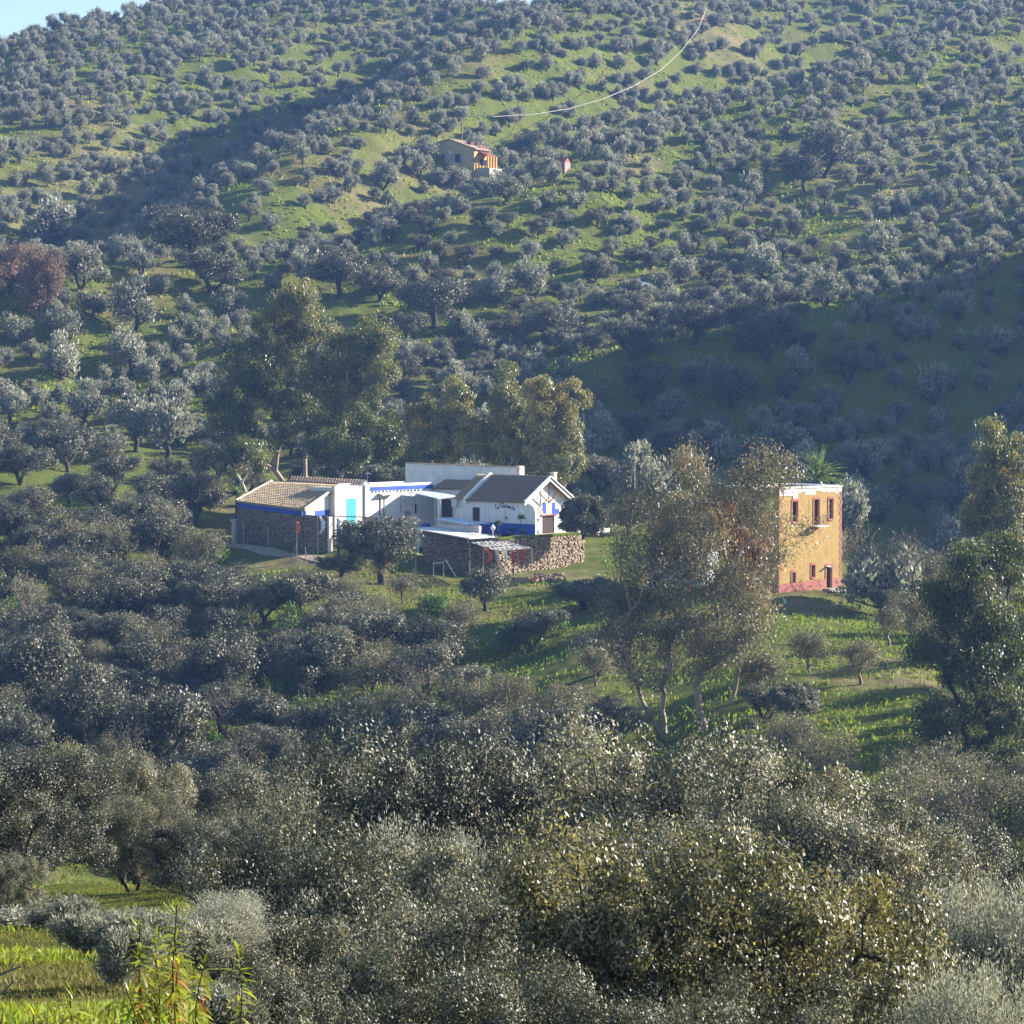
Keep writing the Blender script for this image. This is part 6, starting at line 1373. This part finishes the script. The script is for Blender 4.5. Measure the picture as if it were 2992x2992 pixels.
def shoot_plant(label, D, tips, seed, base_px, per=30, name='leafy_shoots'):
    x0,_=XY(base_px,D); g_=gz(x0,D); e=empty(name,(x0,D,g_),0,label,'plant'); e['group']='tall yellow-green leafy shoots in the foreground'; r=random.Random(seed)
    for (px,py) in tips:
        d_=D+r.uniform(-.35,.35); t_=W(px,py,d_); b_=Vector((x0+(t_.x-x0)*.55,D+r.uniform(-.1,.1),g_-.05)); b_.z=gz(b_.x,b_.y)-.03
        mb=MB(); pts=[b_.lerp(t_,i/5)+Vector((math.sin(i*1.3+px)*.012,0,0)) for i in range(6)]; mb.tube(pts,.0045,4); build_at(mb,'stem',m_darkbark,e)
        Ls=(t_-b_).length; up=(t_-b_).normalized()
        for k in range(per):
            f=(k+.3)/per; f=f**.62; pos=b_.lerp(t_,.35+.65*f); a=k*2.4+r.uniform(-.3,.3)
            el=R(-5+70*max(0,(f-.72)/.28)**1.2) if f>.5 else R(r.uniform(-35,5)); 
            if f>.93: el=R(r.uniform(50,80))
            li=r.randrange(0,6) if f>.55 else r.randrange(3,8)
            o=link('leaf',LM[li],e); sc=(1.05 if f<.85 else .75)*r.uniform(.8,1.15)
            o.matrix_local=Matrix.Translation(pos-Vector((x0,D,g_)))@Matrix.Rotation(a,4,'Z')@Matrix.Rotation(-el,4,'Y')@Matrix.Rotation(r.uniform(-.4,.4),4,'X')@Matrix.Scale(sc,4)
    return e
shoot_plant('main cluster of tall yellow-green shoots at the bottom left',15,[(510,2645),(403,2700),(457,2735),(512,2745),(403,2785),(597,2810),(515,2820),(450,2870),(375,2890)],1,470,33)
shoot_plant('single tall shoot with orange leaves, right of the main cluster',14.5,[(700,2765)],2,698,52)
shoot_plant('short yellow-green shoots at the bottom edge, left of the main cluster',13.5,[(212,2905),(100,2965)],3,160,34)
x0,_=XY(-5,11.5); g_=gz(x0,11.5); e=empty('dead_branch',(x0,11.5,g_),0,'bare grey forked branch reaching in at the bottom left edge','branch'); mb=MB(); A=W(-60,2870,11.5); B=W(64,2822,11.5); C2=W(35,2850,11.5); D2=W(40,2868,11.5); E2=W(-10,2915,11.5)
mb.bar(A,B,.009,5,.004); mb.bar(C2,D2,.005,4); mb.bar(D2,E2,.005,4); mb.bar(A,(A.x,A.y,g_),.012,5); build_at(mb,'stick',m_twig,e)
# ------------------------------------------------------------------ herbs and grass: ground cover as stuff
m_drygrass=leafmat('dry_grass_blades',[(0,(0.09,0.10,0.025)),(.45,(0.20,0.19,0.05)),(.75,(0.34,0.29,0.12)),(1,(0.42,0.34,0.20))],rough=.7,spec=.15,trans=.3,tcol=(1.2,1.15,.7))
def cover(name, n, y0, y1, hgt, wid, label, seed, keep=None, pw=1.0, pxr=(-60,3050), thr=-.12, mat=None):
    r=np.random.default_rng(seed); y=y0+(y1-y0)*r.random(n)**pw; px=pxr[0]+(pxr[1]-pxr[0])*r.random(n); x=(px-CX)/F*y; den=vn(x/5,y/4,51)+vn(x/1.7,y/1.5,52)*.6
    m=den>thr
    if keep is not None: m&=keep(px,y)
    x=x[m];y=y[m]; z=ground(x,y); k=len(x); h_=hgt*(.5+r.random(k)); C_=np.stack([x,y,z+h_*.35],-1); T=r.normal(size=(k,3))*.45+np.array([0,0,1.]); T/=np.linalg.norm(T,axis=1,keepdims=True)
    V,Q=leaf_quads(r,C_,T,h_,wid*(.6+.8*r.random(k))); ti=np.clip(.45+.35*vn(x/7,y/6,53)+.15*r.normal(size=k),0,1)
    o=link(name,mesh_np(name,V,Q,ti,mat or m_grass)); tag(o,label,None,None,'stuff')
off_bld=lambda px,y: ~((px>1190)&(px<1760)&(y>318)) & ~((px>640)&(px<1090)&(y>323)) & ~((px>2180)&(px<2480)&(y>296))
cover('slope_herbs',100000,150,375,.42,.16,'low green herbs and grass on the farmhouse spur',61,off_bld,thr=-.22)
cover('hillside_herbs',70000,430,830,.7,.40,'tufts of green herbs scattered over the far hillside',62)
cover('foreground_grass',110000,9,105,.06,.012,'yellow-green grass in the near clearing',63,pw=1.3,pxr=(-80,600),thr=-.35,mat=m_drygrass)

cover('clearing_weeds',26000,9,95,.10,.028,'dry and green weeds tangled in the near clearing',64,pw=1.3,pxr=(-80,600),thr=-.05)
# ------------------------------------------------------------------ haze: a closed box of even pale air
mh, t, out = nmat('haze_air')
vp = N(t,'ShaderNodeVolumePrincipled'); vp.inputs['Density'].default_value = 0.00015
vp.inputs['Color'].default_value = (0.24,0.45,1.0,1); vp.inputs['Anisotropy'].default_value = 0.15
t.links.new(vp.outputs[0], out.inputs['Volume'])
mb = MB(); mb.box((0,690,45), 1960, 1460, 300)
hz = mb.build('haze', mh); tag(hz, 'pale blue haze filling the air of the valley', None, None, 'stuff')
